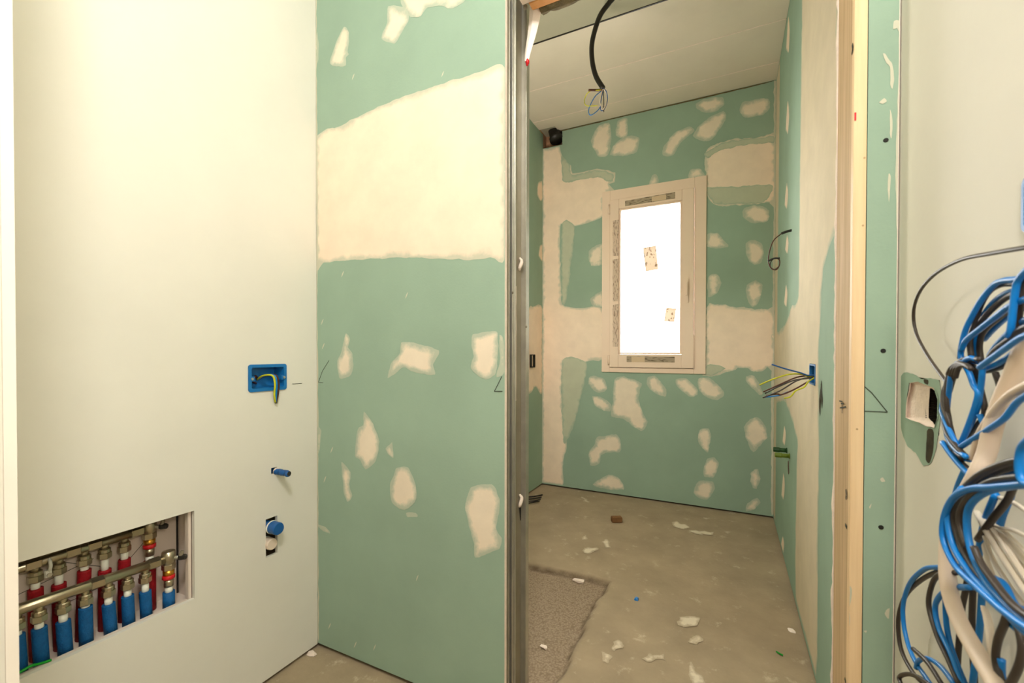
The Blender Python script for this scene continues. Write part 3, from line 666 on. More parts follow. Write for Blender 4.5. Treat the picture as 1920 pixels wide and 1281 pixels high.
sticker([(1172, 377), (1266, 360), (1266, 372), (1172, 387)], YS, M_printh, 'printed_tape')
sticker([(1222, 369), (1249, 364.5), (1249, 374), (1222, 378)], YS - .001, M_label, 'paper_label')
sticker([(1175, 668), (1265, 669), (1265, 680), (1175, 679)], YS, M_printh, 'printed_tape')
sticker([(1184, 669), (1209, 669.5), (1209, 679), (1184, 679)], YS - .001, M_label, 'paper_label')
for a, b in ((412, 480), (485, 565), (570, 650)): sticker([(1149, a + 2), (1160, a), (1159, b), (1149, b)], YS, M_printv, 'printed_strip')
sticker([(1205.5, 465), (1230, 460), (1234.5, 505), (1210.5, 509.5)], VB + .0095, M_printl, 'glass_label')
sticker([(1249, 577), (1268, 578), (1264.5, 604.5), (1245, 602.5)], VB + .0095, M_printl, 'glass_label')

# ------------------------------------------------------------------ hanging cable from the ceiling
hc = prop(empty('ceiling_cable', on(2, HC, 1152, -6)), 'black conduit hanging from the ceiling with loose coloured wire ends', 'cable')
def atp(x, y, v): return on(1, v, x, y)
VC = on(2, HC, 1152, -6).y
pts = [on(2, HC - .002, 1152, -6), atp(1141, 7, VC), atp(1124, 32, VC), atp(1111, 75, VC), atp(1110, 110, VC), atp(1117, 142, VC), atp(1131, 166, VC)]
wire('conduit', pts, .0125, M_black, hc, 10, 8)
for c, w_ in (([(1131, 166), (1137, 172), (1139, 188), (1133, 205), (1127, 207), (1126, 196), (1129, 178), (1131, 168)], M_bluedark), ([(1131, 166), (1132, 190), (1132, 210)], M_blackw), ([(1131, 168), (1115, 182), (1104, 205), (1107, 216), (1120, 208), (1127, 198)], M_bluew),
              ([(1131, 168), (1105, 172), (1096, 187), (1100, 198), (1120, 198)], M_yg), ([(1132, 167), (1138, 178), (1136, 196), (1131, 206)], M_cond), ([(1130, 167), (1125, 190), (1130, 208)], M_cond)):
    wire('wire', [atp(x, y, VC + random.uniform(-.02, .02)) for x, y in c], .0022, w_, hc, 6)
wire('copper_twist', [atp(1131, 168, VC), atp(1120, 169, VC), atp(1104, 169, VC - .03)], [.006] * 13, M_brownw, hc, 7)
MB().tube([pts[0] + Vector((.03, 0, .003)), pts[0] + Vector((.03, 0, -.02))], .012, 8).build('fixing_clip', M_zincd, hc)

# thin cable loop near the back right corner
VL = 1.35
lc = prop(empty('cable_loop', on(0, UR, 1484, 432)), 'small brown cable loop with black taped ends on the inner right wall', 'cable')
wire('taped_end', [on(0, UR - .0005, 1484, 432), atp(1476, 434, VL), atp(1465, 438, VL)], .0062, M_black, lc, 8)
wire('cable', [atp(1465, 438, VL), atp(1450, 452, VL), atp(1442, 475, VL), atp(1441, 492, VL), atp(1446, 503, VL), atp(1455, 506, VL), atp(1461, 498, VL), atp(1461, 487, VL), atp(1452, 484, VL)], .0026, M_brownw, lc, 7)
wire('cable', [atp(1452, 484, VL), atp(1446, 490, VL + .01), atp(1444, 500, VL + .01), atp(1452, 505.5, VL + .01), atp(1460, 500, VL + .01)], .0024, M_blackw, lc, 7)
wire('taped_end', [atp(1440, 490, VL - .006), atp(1450, 485, VL - .006), atp(1462, 484, VL - .006)], .0042, M_black, lc, 8)

# ------------------------------------------------------------------ blue wall boxes
def wallbox(name, label, cat, org, U_, V_, N_, hw, hh, depth, M, fl=.012, lip=.004):
    """recessed box: U_,V_ in the wall plane, N_ out of the wall"""
    e = prop(empty(name, org), label, cat)
    def frame(pts2, z): return [org + U_ * a + V_ * b + N_ * z for a, b in pts2]
    def rr(w_, h_, r, n=4):
        out = []
        for cx, cy, a0 in ((w_ - r, h_ - r, 0), (-w_ + r, h_ - r, 90), (-w_ + r, -h_ + r, 180), (w_ - r, -h_ + r, 270)):
            for k in range(n + 1):
                q = math.radians(a0 + 90 * k / n); out.append((cx + r * math.cos(q), cy + r * math.sin(q)))
        return out
    rings = [frame(rr(hw + fl, hh + fl, .008), 0.0006), frame(rr(hw + fl, hh + fl, .008), lip), frame(rr(hw, hh, .006), lip), frame(rr(hw - .002, hh - .002, .006), -depth)]
    n = len(rings[0]); V = [p for r in rings for p in r]; Fc = []
    for k in range(3): Fc += [(k * n + i, k * n + (i + 1) % n, (k + 1) * n + (i + 1) % n, (k + 1) * n + i) for i in range(n)]
    Fc.append([3 * n + i for i in range(n)])
    par(mk('tray', V, Fc, M), e)
    return e
X, Y, Z = Vector((1, 0, 0)), Vector((0, 1, 0)), Vector((0, 0, 1))
c = on(0, 0, 502, 708)
wbx = wallbox('wall_box', 'blue recessed electrical box with loose wires on the cream left wall', 'wall box', Vector((0, c.y, c.z)), Y, Z, X, .057, .034, .045, M_bluebox, .010, .004)
for s in (-1, 1):
    q = Vector((.0, c.y + s * .056, c.z - .002)); par(MB().box(-.010, .0045, q.y - .009, q.y + .009, q.z - .008, q.z + .008).build('screw_lug', M_bluebox), wbx)
    MB().tube([q + X * .0042, q + X * .0075], .0042, 10).build('screw', M_zinc, wbx)
for k, (M_, dx, dz) in enumerate(((M_yg, 0, 0), (M_bluew, .006, .001), (M_brownw, .013, .001), (M_blackw, .010, -.003))):
    b0 = Vector((-.04, c.y - .01, c.z - .008)); d = Y * dx
    wire('wire', [b0, b0 + X * .03 + Z * .014 + d, Vector((.018, c.y + .004, c.z + .006)) + d, Vector((.022, c.y + .010, c.z - .022)) + d, Vector((.016, c.y + .012, c.z - .055)) + d, Vector((.010, c.y + .020, c.z - .084 + dz)) + d * .3], .0032, M_, wbx, 7)
wire('wire', [Vector((-.043, c.y - .012, c.z - .02)), Vector((-.03, c.y - .03, c.z - .012)), Vector((-.034, c.y - .02, c.z + .004)), Vector((-.043, c.y - .005, c.z - .006))], .004, M_brownw, wbx, 7)

wb2 = wallbox('wall_box', 'blue wall box with long splayed wires on the inner right wall', 'wall box', Vector((UR, BX.y, BX.z)), Y, Z, -X, .052, .030, .045, M_bluebox, .006, .003)
VX = BX.y
def wv(x, y, dv=0): return on(1, VX + dv, x, y)
for pl, M_ in (([(1447, 683.5), (1470, 691), (1500, 699), (1518, 704)], M_bluedark), ([(1424, 722), (1450, 711), (1480, 702), (1505, 702), (1518, 706)], M_yg), ([(1431, 735), (1458, 723), (1490, 709), (1510, 705), (1518, 707)], M_brownw),
               ([(1436, 742), (1456, 739), (1466, 740), (1490, 730), (1518, 714)], M_brownw), ([(1430, 746), (1462, 733), (1490, 716), (1510, 709), (1518, 709)], M_blackw), ([(1432, 745), (1452, 743), (1463, 741), (1478, 735)], M_bluew), ([(1470, 747), (1482, 744), (1492, 733), (1508, 726), (1518, 714)], M_yg), ([(1434, 738), (1462, 724), (1490, 713), (1518, 709)], M_blackw)):
    dv = random.uniform(-.03, .03)
    P = [wv(x, y, dv) for x, y in pl]
    if pl[-1][0] > 1510: P.append(Vector((UR + .035, BX.y + dv * .5, BX.z + random.uniform(-.012, .012))))
    wire('wire', P, .0026, M_, wb2, 6)
# box on the far left inner wall
c = on(0, UL, 996, 677)
e = wallbox('wall_box', 'dark grey box edge on the inner left wall just past the steel jamb', 'wall box', Vector((UL, c.y, c.z)), Y, Z, X, .03, .045, .001, M_screw, .006, .02)

# ------------------------------------------------------------------ pipe stubs on the left wall
c = on(0, 0, 519, 884)
st = prop(empty('conduit_stub', (0, c.y, c.z)), 'small blue conduit stub poking out of the cream wall under the box', 'conduit')
n = 24; MB().tube([Vector((-.05 + .112 * i / n, c.y + .002 * math.sin(i), c.z - .001 * i / n)) for i in range(n + 1)], [.0105 if i % 2 else .0092 for i in range(n + 1)], 14).build('ribbed_tube', M_bluedark, st, True)
MB().tube([Vector((.0618, c.y, c.z)), Vector((.0624, c.y, c.z))], .0075, 14).build('dark_mouth', M_black, st)
MB().tube([Vector((-.004, c.y, c.z)), Vector((.003, c.y, c.z))], [.0125, .0115], 14).build('plaster_collar', M_gyp, st, True)
def capped(label, px, py, r, l, M, grp=None):
    c = on(0, l, px, py); e = prop(empty('capped_pipe', (0, c.y, c.z)), label, 'pipe')
    MB().tube([Vector((-.10, c.y, c.z)), Vector((l - .030, c.y, c.z))], r * .84, 18).build('pipe_body', M_pipe if M is M_cond else M, e, True)
    MB().tube([Vector((l - .032, c.y, c.z)), Vector((l - .004, c.y, c.z)), Vector((l, c.y, c.z))], [r, r, r * .9], 18).build('cap', M, e, False)
    MB().tube([Vector((l - .036, c.y, c.z)), Vector((l - .031, c.y, c.z))], r * 1.06, 18).build('rim', M_pipe, e, True)
capped('blue capped pipe in the dark slot of the cream wall', 523, 992, .0205, .040, M_bluedark)
capped('white capped pipe below the blue one in the wall slot', 511, 1021, .0190, .010, M_cond)
par(MB().box(-.09, -.086, -.22, -.14, .40, .56).build('slot_lining', M_black), wall_left)

# ------------------------------------------------------------------ manifold cabinet and pipes
cab = prop(empty('manifold_cabinet', (-.10, -.66, .30)), 'white metal cabinet recess behind the heating manifold', 'cabinet')
D = .115
MB().box(-D, -D + .003, -.90, -.404, .30, .80).build('back_panel', M_white, cab)
MB().box(-D, -.016, -.4035, -.4005, .30, .80).build('side_panel', M_white, cab)
MB().box(-D, -.016, -.90, -.404, .372, .375).build('bottom_panel', M_white, cab)
MB().box(-.030, -.0135, -.4270, -.4190, .376, .80).build('front_flange', M_white, cab, bevel=.001)
MB().box(-.0255, -.0135, -.90, -.4275, .3765, .3905).build('bottom_flange', M_white, cab, bevel=.001)
MB().box(-D + .0032, -D + .0052, -.4090, -.4045, .376, .80).build('dark_seam', M_black, cab)
for a, b in (((-.80, .52), (-.60, .56)), ((-.70, .60), (-.58, .53)), ((-.55, .50), (-.48, .57)), ((-.66, .47), (-.50, .49))):
    MB().tube([Vector((-D + .0034, *a)), Vector((-D + .0034, *b))], .0007, 4).build('pencil_mark', M_pencil, cab)

def manifold(label, u, ends, outlets, zdrop, slv, grp, valve):
    e = prop(empty('manifold', (u, ends[1][0], .5)), label, 'manifold')
    A, B = on(0, u, *ends[0]), on(0, u, *ends[1]); A = A + (A - B).normalized() * .16
    if A.y < -.895: A = A + (B - A) * ((-.892 - A.y) / (B.y - A.y))
    MB().tube([A, B], .0125, 16).build('bar', M_chrome, e, True)
    for x in outlets['hex']:
        t = (x - ends[0][0]) / (ends[1][0] - ends[0][0]); y = ends[0][1] + t * (ends[1][1] - ends[0][1]); p = on(0, u, x, y); d = (B - A).normalized()
        MB().tube([p - d * .014, p - d * .012, p + d * .012, p + d * .014], [.0135, .0155, .0155, .0135], 6).build('hex_coupling', M_chrome, e)
    for i, x in enumerate(outlets['x']):
        t = (x - ends[0][0]) / (ends[1][0] - ends[0][0]); y = ends[0][1] + t * (ends[1][1] - ends[0][1]); p = on(0, u, x, y)
        dn = Vector((0, 0, -1))
        MB().tube([p, p + dn * .022], .0085, 12).build('branch', M_chrome, e, True)
        nut = MB().tube([p + dn * .018, p + dn * .020, p + dn * .027, p + dn * .028], [.0108, .0128, .0128, .0118], 14).build('nut', M_chrome, e)
        MB().tube([p + dn * .028, p + dn * .029, p + dn * .042, p + dn * .044], [.0125, .0145, .0145, .0125], 6).build('hex_nut', M_chrome, e)
        zs = zdrop[i]
        s = prop(empty('pipe', p + dn * .044), None)
        par(s, e); s.name = 'pipe'
        MB().tube([p + dn * .044, p + dn * (.050 + zs)], .0082, 12).build('bare_pipe', M_pipe, s, True)
        q = p + dn * (.044 + zs); k = random.uniform(-.006, .006)
        bot = Vector((q.x + (.0 if slv is M_sleeveb else -.004), q.y + k, .3765))
        if q.z - .02 > bot.z:
            MB().tube([q, q + (bot - q) * .02, q + (bot - q) * .5, bot], .0135, 14).build('sleeve', slv, s, True)
            MB().tube([q + Vector((0, 0, .0006)), q + Vector((0, 0, -.004))], .0115, 14).build('sleeve_mouth', M_black if 0 else slv, s)
    p = B
    # ball valve at the end
    va = empty('valve', p); par(va, e)
    dn = Vector((0, 0, -1))
    MB().tube([p + Z * .022, p + Z * .020, p + Z * .004, p - Z * .012, p - Z * .014], [.010, .0155, .0175, .0165, .013], 16).build('body', M_chrome, va, True)
    MB().tube([p + dn * .014, p + dn * .016, p + dn * .030, p + dn * .032], [.014, .0165, .0165, .014], 6).build('union_nut', M_chrome, va)
    MB().tube([p + dn * .032, p + dn * .048], .0135, 16).build('brass_ring', M_brass, va, True)
    MB().tube([p + dn * .046, p + dn * .047, p + dn * .056, p + dn * .057], [.0135, .0150, .0150, .0135], 16).build('red_ring', M_redp, va, True)
    MB().tube([p + dn * .057, p + dn * .078], .0115, 14).build('tail', M_chrome, va, True)
    MB().tube([p + dn * .078, p + dn * .098], .0095, 12).build('bare_pipe', M_pipe, va, True)
    q = p + dn * .094; bt = Vector((q.x, q.y, .3765))
    MB().tube([q, bt], .0145, 14).build('sleeve', slv, va, True)
    dd = (X * .76 + Y * .65).normalized()
    MB().tube([p + dd * .012, p + dd * .030], .0055, 10).build('stem', M_zinc, va, True)
    MB().tube([p + dd * .024, p + dd * .027, p + dd * .041, p + dd * .044], [.006, .0088, .0080, .006], 6).build('handle', M_black, va)
    MB().tube([p + dd * .030 + Z * .004, p + dd * .034 + Z * .018], [.006, .0045], 8).build('handle_boss', M_zincd, va)
    return e
manifold('upper nickel manifold bar feeding red sleeved pipes', -.082, ((35, 1066), (280, 989)), {'hex': (60, 135, 175, 255), 'x': (66, 110, 158, 196, 233)}, (.016, .024, .012, .030, .020), M_sleever, 'red', True)
manifold('lower nickel manifold bar feeding blue sleeved pipes', -.042, ((35, 1143), (316, 1047)), {'hex': (181, 288), 'x': (31, 73, 118, 160, 203, 239, 272)}, (.012, .014, .020, .006, .020, .018, .024), M_sleeveb, 'blue', True)
c = on(0, -.078, 90, 1058)
cl = prop(empty('pipe_clamp', c), 'white plastic clamp holding the upper manifold bar', 'clamp')
MB().tube([c + Vector((math.cos(a) * .0145, 0, math.sin(a) * .0145)) for a in [math.radians(q) for q in range(-90, 100, 15)]], .0035, 6).build('strap', M_pipe, cl, True)
MB().tube([c + Vector((.0, 0, -.014)), c + Vector((.0, 0, -.030))], .007, 8).build('boss', M_pipe, cl)
MB().tube([c + Vector((.007, 0, -.024)), c + Vector((.010, 0, -.024))], .005, 8).build('screw', M_zinc, cl)
gw = prop(wire('green_wire', [on(0, -.019, x, y) for x, y in ((20, 1270), (40, 1259), (58, 1249), (70, 1246), (84, 1242), (96, 1238))], .0030, M_brightg), 'bright green wire lying in the cabinet bottom under the pipes', 'wire')

# ------------------------------------------------------------------ green test plugs on the inner right wall
def plug(label, px0, px1, py, M, r):
    b = on(0, UR, px1, py); tip = on(1, b.y, px0, py)
    e = prop(empty('pipe_test_plug', b), label, 'pipe plug')
    L_ = (b - Vector((tip.x, b.y, b.z))).length; q = lambda t: Vector((UR - .0006 - L_ * t, b.y, b.z))
    MB().tube([q(0), q(.55)], r * .86, 14).build('body', M, e, True)
    MB().tube([q(.52), q(.56), q(.95), q(1)], [r * .9, r, r, r * .85], 8).build('hex_head', M, e)
    MB().tube([q(0), q(.06)], r * 1.12, 14).build('flange', M, e, True)
plug('dark green pipe plug, the farther of two by the back corner', 1450, 1476, 845, M_greend, .0125)
plug('olive green pipe plug, the nearer of two by the back corner', 1453, 1481, 855.5, M_greenp, .0115)

# ------------------------------------------------------------------ floor debris
FP = [('plaster_spill', [(1092, 1030), (1100, 1025), (1118, 1028), (1119, 1034), (1108, 1038), (1097, 1036)]), ('plaster_spill', [(1098, 1003), (1100, 1005), (1104, 1012), (1096, 1014), (1092, 1008)]),
      ('plaster_spill', [(1260, 980), (1268, 978), (1278, 983), (1290, 986), (1291, 992), (1280, 993), (1266, 988)]), ('plaster_spill', [(1290, 995), (1310, 995), (1338, 998), (1330, 1003), (1305, 1003)]),
      ('plaster_spill', [(1280, 1155), (1312, 1160), (1310, 1172), (1280, 1178), (1272, 1168)]), ('plaster_spill', [(1290, 1194), (1312, 1195), (1318, 1203), (1300, 1208), (1288, 1202)]),
      ('plaster_spill', [(1202, 1235), (1225, 1228), (1245, 1228), (1240, 1236), (1215, 1240)]), ('plaster_spill', [(1290, 1244), (1300, 1250), (1325, 1281), (1300, 1285)]), ('plaster_spill', [(1126, 1225), (1138, 1228), (1143, 1242), (1132, 1240)]),
      ('plaster_spill', [(1150, 1205), (1162, 1198), (1164, 1215), (1152, 1222)]), ('plaster_spill', [(1358, 997), (1370, 998), (1366, 1002)]), ('plaster_spill', [(1128, 1016), (1138, 1012), (1146, 1022), (1144, 1027), (1136, 1027)]),
      ('plaster_spill', [(1318, 971), (1332, 971), (1326, 975)]), ('plaster_spill', [(1090, 932), (1098, 935), (1104, 943), (1094, 940)])]
for nm, q in FP: patch(floor, 2, .0012, 1, q, nm, M_spill, rag=.016, feather=.022, lift=.0008)
def chip(name, label, cat, x, y, s, M, h=.5, seed=0, z=0):
    rnd = random.Random(seed); c = on(2, z, x, y)
    vs = [Vector((rnd.uniform(-1, 1) * s[0], rnd.uniform(-1, 1) * s[1], rnd.choice((0, 1)) * s[2] * rnd.uniform(.6, 1))) for _ in range(26)]
    bm = bmesh.new(); [bm.verts.new(v) for v in vs]; bmesh.ops.convex_hull(bm, input=bm.verts)
    me = bpy.data.meshes.new(name); bm.to_mesh(me); bm.free(); me.materials.append(M)
    o = bpy.data.objects.new(name, me); COL.objects.link(o); o.location = (c.x, c.y, z + .001); return prop(o, label, cat)
b = on(2, 0, 1156, 979)
bf = MB().box(-.034, .034, -.020, .020, 0, .034).build('brick_fragment', M_brick, bevel=.004); bf.location = (b.x, b.y, .001); bf.rotation_euler = (0, 0, .5)
bf.data.materials[0] = mat('brown_clay', srgb(128, 92, 58), .9, var=.15, scale=30, bump=.5)
prop(bf, 'small brown brick fragment lying on the concrete floor', 'brick')
chip('plastic_scrap', 'blue plastic scrap lying on the concrete floor', 'scrap', 1193, 1125, (.010, .010, .012), M_bluew, seed=2)
chip('plaster_chip', 'white plaster chip on the floor near the inner right wall', 'plaster chip', 1484, 1184, (.014, .012, .005), M_paper, seed=3)
chip('plaster_chip', 'long pale plaster chip lying in the rough sunken strip', 'plaster chip', 1084, 1091, (.032, .014, .012), M_gyp, seed=5, z=-.021)
chip('plaster_chip', 'small pale plaster chip on the step edge near the bottom', 'plaster chip', 1020, 1216, (.016, .010, .008), M_gyp, seed=6, z=-.021)
chip('plaster_chip', 'crumbly plaster chip at the corner of cream wall and partition', 'plaster chip', 585, 1228, (.018, .012, .010), M_gyp, seed=8)
gs = prop(wire('plastic_strip', [on(2, .004, 1456, 1222), on(2, .006, 1462, 1226), on(2, .004, 1468, 1229)], .003, M_brightg), 'green plastic strip on the floor near the inner right wall', 'scrap')
ow = prop(empty('wire_offcut', on(2, 0, 1006, 936)), 'black wire offcuts lying on the floor just past the steel jamb', 'wire offcut')
for k in range(4):
    y = 930 + k * 4
    wire('strand', [on(2, .006 + .002 * k, 990, y + 2), on(2, .008 + .002 * k, 1004, y + random.uniform(-1, 2)), on(2, .006 + .002 * k, 1017 - 2 * k, y - 2)], .005, M_black, ow, 6)

# ------------------------------------------------------------------ wires hanging on the right hall wall
def wd(x, y, k):
    """point in front of the right wall: k = share of the way from lens to wall"""
    d = ray(x, y); t = (UW - CAM.x) / d.x; return CAM + d * t * k
def z3(p): return (p[0] / 3.05 + 1640, p[1] / 3.05 + 440)
def z4(p): return (p[0] / 2.904 + 1640, p[1] / 2.904 + 840)
def strand(parent, pts, conv, M, r, k0, k1=None, name='wire', seg=8):
    k1 = k0 if k1 is None else k1; n = len(pts)
    P = [wd(*conv(q), k0 + (k1 - k0) * i / (n - 1)) for i, q in enumerate(pts)]
    return wire(name, P, r, M, parent, seg, 6)
RB = .0031
up_ = prop(empty('wire_coil', wd(1860, 600, .9)), 'upper coil of blue and black wires wrapped into a knot', 'wire coil')
for pts, M_, k in (
    ([(1000, 200), (880, 240), (800, 256), (740, 262), (680, 290), (600, 390), (530, 520), (505, 600), (492, 680), (500, 730)], M_bluew, .83),
    ([(1000, 240), (880, 275), (800, 280), (720, 287), (650, 330), (600, 420), (572, 520), (545, 600), (552, 700)], M_blackw, .85),
    ([(1000, 290), (854, 312), (760, 332), (680, 390), (620, 470), (582, 580), (574, 700)], M_bluew, .87),
    ([(1000, 300), (860, 322), (780, 345), (700, 402), (620, 482), (560, 570), (505, 640), (488, 710)], M_blackw, .86),
    ([(1000, 330), (854, 372), (770, 412), (690, 472), (600, 542), (524, 604), (496, 660)], M_bluew, .82),
    ([(1000, 350), (860, 385), (780, 425), (700, 485), (620, 560), (600, 640), (608, 715)], M_blackw, .88),
    ([(1000, 380), (860, 420), (760, 470), (680, 540), (625, 600)], M_bluew, .90),
    ([(930, 150), (850, 225), (812, 285), (792, 420), (778, 540), (760, 580)], M_bluew, .80),
    ([(940, 190), (862, 250), (836, 330), (826, 450), (800, 560)], M_blackw, .82),
    ([(1000, 540), (854, 582), (760, 642), (650, 722), (600, 760)], M_bluew, .80),
    ([(1000, 500), (854, 532), (780, 592), (690, 662), (640, 730)], M_blackw, .82),
    ([(1000, 440), (854, 492), (770, 562), (700, 632), (660, 690)], M_bluew, .84),
    ([(1000, 560), (860, 620), (780, 690), (690, 745), (620, 770)], M_bluew, .86),
    ([(1000, 620), (870, 660), (780, 730), (690, 770), (640, 780)], M_blackw, .88),
    ([(500, 720), (540, 790), (565, 860), (590, 905), (575, 980), (540, 1080), (500, 1180), (470, 1240)], M_bluew, .84),
    ([(545, 720), (570, 770), (592, 835), (610, 900), (630, 1000), (620, 1100)], M_blackw, .86),
    ([(620, 715), (612, 830), (600, 920), (588, 990), (540, 1100), (484, 1210), (470, 1281)], M_bluew, .85),
    ([(690, 790), (716, 880), (702, 960), (640, 1030), (560, 1120), (520, 1180)], M_blackw, .87),
    ([(900, 900), (812, 962), (740, 1052), (622, 1132), (512, 1202), (470, 1230)], M_bluew, .83),
    ([(600, 1030), (625, 1100), (610, 1180), (560, 1281)], M_bluew, .86),
):
    strand(up_, pts, z3, M_, RB, k, k + .02)
for j in range(5):   # twisted left-hand bundle
    ph = j * 2 * math.pi / 5; base = [(600, 722), (540, 716), (480, 745), (440, 810), (412, 900), (400, 990), (412, 1070), (430, 1150), (470, 1230), (520, 1281)]
    pts = [(x + 17 * math.cos(ph + i * 1.1), y + 10 * math.sin(ph + i * 1.1)) for i, (x, y) in enumerate(base)]
    n = len(pts); P = [wd(*z3(q), .85 + .012 * math.sin(ph + i * 1.1)) for i, q in enumerate(pts)]
    wire('wire', P, RB * .95, M_bluew if j % 2 else M_blackw, up_, 8, 6)
for j in range(4): # the wrap around the knot
    x = 450 + j * 14
    strand(up_, [(x - 30, 800 + j * 6), (x - 10, 760), (x + 30, 735 + j * 4), (x + 60, 745 + j * 8)], z3, M_blackw, RB * .9, .815)

mid = prop(empty('wire_coil', wd(1860, 1000, .85)), 'middle coil of blue and black wires arching over the ivory conduit', 'wire coil')
for pts, M_, k in (
    ([(900, 190), (800, 202), (640, 216), (520, 224), (430, 272), (380, 372), (375, 500), (440, 642), (560, 762), (680, 872), (813, 972), (900, 1020)], M_bluew, .74),
    ([(900, 60), (770, 70), (640, 112), (540, 172), (460, 262), (430, 372), (460, 502), (530, 642), (620, 760)], M_blackw, .76),
    ([(900, 90), (770, 100), (650, 140), (560, 200), (490, 280), (455, 380), (480, 500), (560, 650)], M_blackw, .78),
    ([(900, 150), (770, 162), (640, 184), (540, 244), (472, 334), (465, 420), (500, 540)], M_blackw, .75),
    ([(900, 110), (770, 135), (660, 160), (570, 215), (505, 300), (485, 400)], M_bluew, .80),
    ([(900, 190), (770, 205), (600, 244), (515, 324), (505, 452), (540, 602), (620, 752), (740, 882), (813, 950), (900, 1010)], M_bluew, .76),
    ([(860, -60), (800, 10), (790, 120), (815, 190), (880, 210)], M_bluew, .72),
    ([(540, 540), (580, 630), (650, 730), (740, 842), (813, 905), (900, 960)], M_blackw, .75),
    ([(480, 220), (405, 310), (400, 410), (432, 542), (520, 682), (620, 792), (720, 902), (813, 995), (900, 1050)], M_bluew, .75),
    ([(620, 700), (700, 740), (760, 850), (800, 880), (900, 900)], M_bluew, .82),
    ([(760, 200), (720, 290), (640, 390), (560, 500)], M_blackw, .84),
    ([(660, 250), (610, 370), (580, 480), (565, 600)], M_bluew, .86),
    ([(740, 260), (700, 360), (680, 430)], M_bluew, .88),
    ([(370, -30), (420, 40), (480, 110), (530, 160)], M_bluew, .84), ([(410, -30), (440, 50), (490, 100), (540, 140)], M_blackw, .85), ([(420, -20), (500, 60), (560, 40), (600, -30)], M_bluew, .86),
    ([(490, 120), (460, 190), (440, 250)], M_bluew, .88),
):
    strand(mid, pts, z4, M_, RB * 1.12, k, k + .01)

low = prop(empty('wire_coil', wd(1740, 1200, .88)), 'lowest coil of blue and black wires looping beside the green strip', 'wire coil')
for pts, M_, k in (
    ([(450, 640), (350, 650), (270, 662), (190, 742), (155, 862), (165, 1002), (210, 1142), (300, 1281), (340, 1340)], M_bluew, .86),
    ([(450, 660), (350, 672), (250, 722), (170, 802), (130, 922), (140, 1082), (200, 1212), (280, 1300)], M_blackw, .88),
    ([(440, 680), (350, 692), (310, 752), (295, 862), (340, 1022), (400, 1152), (460, 1290)], M_blackw, .84),
    ([(520, 760), (430, 765), (370, 792), (330, 862), (350, 982), (420, 1132), (475, 1290)], M_bluew, .85),
    ([(385, 830), (390, 950), (410, 1060), (450, 1180), (500, 1300)], M_bluew, .88),
    ([(210, 1095), (290, 1172), (370, 1295)], M_blackw, .84),
    ([(225, 1200), (240, 1160), (290, 1148), (360, 1192), (440, 1295)], M_bluew, .86),
    ([(150, 1300), (135, 1250), (180, 1232), (240, 1250), (310, 1300)], M_blackw, .85),
    ([(650, 745), (560, 760), (460, 755)], M_bluew, .86),
):
    strand(low, pts, z4, M_, RB * 1.05, k, k + .01)
tl = prop(empty('wire_tail', wd(1850, 1200, .85)), 'hanging blue and black wire tails behind the ivory conduit', 'wire tail')
for pts, M_, k in (
    ([(730, 880), (705, 960), (670, 1052), (660, 1162), (700, 1300)], M_blackw, .82), ([(760, 930), (790, 1010), (802, 1102), (780, 1202), (730, 1300)], M_blackw, .83), ([(745, 960), (790, 1000), (813, 1040)], M_bluew, .84),
    ([(585, 780), (578, 900), (565, 1052), (530, 1300)], M_bluew, .90), ([(510, 700), (490, 800), (472, 902), (450, 1200), (455, 1300)], M_blackw, .92), ([(535, 760), (530, 1002), (545, 1300)], M_blackw, .91), ([(690, 1150), (690, 1230), (700, 1300)], M_bluew, .83)):
    strand(tl, pts, z4, M_, RB * 1.15, k)

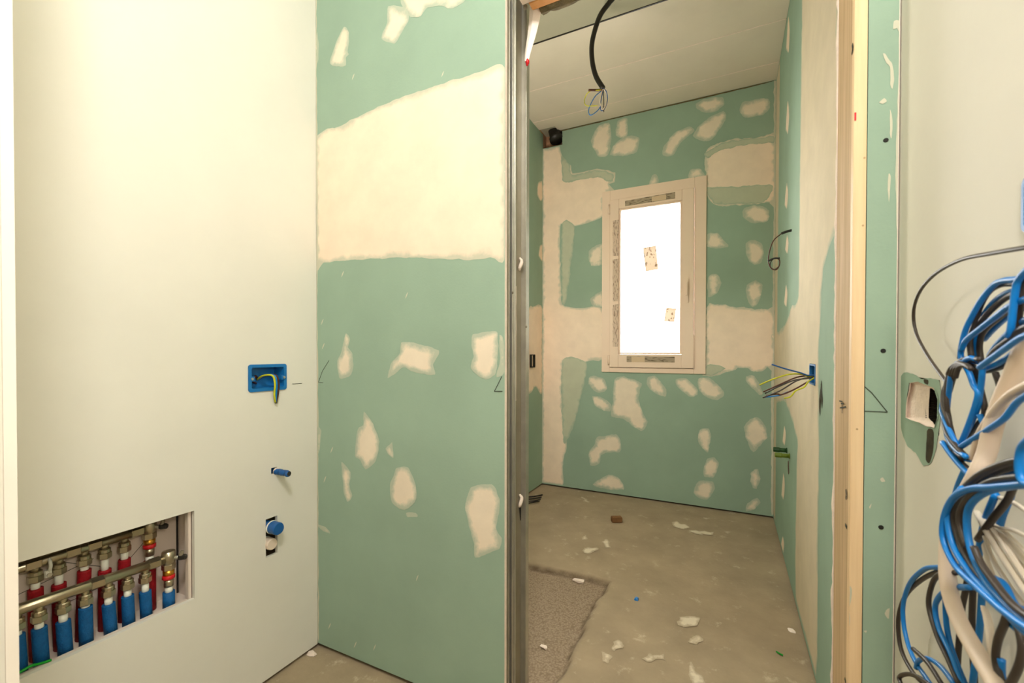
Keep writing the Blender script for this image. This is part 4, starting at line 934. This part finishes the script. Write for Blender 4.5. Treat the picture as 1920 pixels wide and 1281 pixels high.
cdt = prop(empty('ivory_conduit', wd(1830, 900, .85)), 'thick ivory conduit curving down behind the blue coils', 'conduit')
pts = [(1990, 560), (1955, 600), (1922, 655), (1900, 705), (1878, 755), (1862, 800), (1850, 850), (1832, 890), (1805, 940), (1781, 1000), (1776, 1055), (1780, 1105), (1797, 1160), (1828, 1218), (1862, 1275), (1885, 1320)]
P = [wd(x, y, .86 if y < 880 else .845 - .04 * (y - 880) / 400) for x, y in pts]
wire('tube', P, .0086, M_cond, cdt, 14, 6)
wc = prop(empty('ivory_cable', wd(1880, 760, .85)), 'thin ivory cable crossing the thick conduit', 'cable')
strand(wc, [(1000, 800), (854, 872), (770, 922), (700, 992), (650, 1062), (600, 1150), (560, 1281)], z3, M_cond, .0042, .82, .86, 'cable', 10)
wt = prop(empty('white_wire_bundle', wd(1900, 1050, .85)), 'bundle of thin white wires fanning out at the lower right', 'wire bundle')
for j, pts in enumerate(([(555, 350), (620, 470), (700, 602), (813, 770), (880, 850)], [(570, 360), (660, 470), (760, 620), (880, 800)], [(600, 400), (700, 450), (813, 560), (900, 640)], [(610, 430), (720, 500), (813, 610), (900, 700)], [(600, 480), (640, 600), (720, 730), (813, 860)],
                         [(690, 440), (760, 450), (860, 500)], [(640, 460), (740, 560), (813, 680), (900, 790)], [(580, 440), (600, 560), (640, 680), (700, 800)], [(590, 860), (610, 960), (625, 1100), (610, 1250)], [(600, 880), (625, 960), (635, 1080), (640, 1200)], [(680, 270), (760, 300), (860, 370)])):
    strand(wt, pts, z4, M_whitew, .0022 if j % 3 else .0034, .85 + .008 * (j % 4), None, 'wire', 7)
bc = prop(empty('black_cable', wd(1720, 600, .9)), 'single thin black cable bowing away from the coils towards the frame edge', 'cable')
P = [wd(x, y, k) for x, y, k in ((1778, 722, .86), (1768, 708, .87), (1740, 668, .89), (1718, 625, .90), (1713, 585, .89), (1724, 548, .87), (1752, 515, .85), (1800, 488, .83), (1860, 475, .82), (1930, 463, .82), (1990, 452, .84))]
wire('cable', P, .0024, M_blackw, bc, 8, 8)
# blue box at the frame edge on the right wall
c = on(0, UW, 1960, 368)
wallbox('wall_box', 'blue wall box at the edge of the cream wall above the coils', 'wall box', Vector((UW, c.y, c.z)), Y, Z, -X, .030, .026, .04, M_bluebox, .005, .004)
GROUPS = {'wall box': 'electrical wall boxes', 'wire coil': 'coils of blue and black wire', 'pipe': 'pipe ends in wall openings', 'pipe plug': 'green pipe test plugs', 'manifold': 'heating manifold bars', 'plaster chip': 'plaster chips on the floor', 'cable': 'loose cables', 'conduit': 'conduits'}
for o in list(COL.objects):
    if o.parent is None and o.get('category') in GROUPS: o['group'] = GROUPS[o['category']]
bpy.context.view_layer.update()
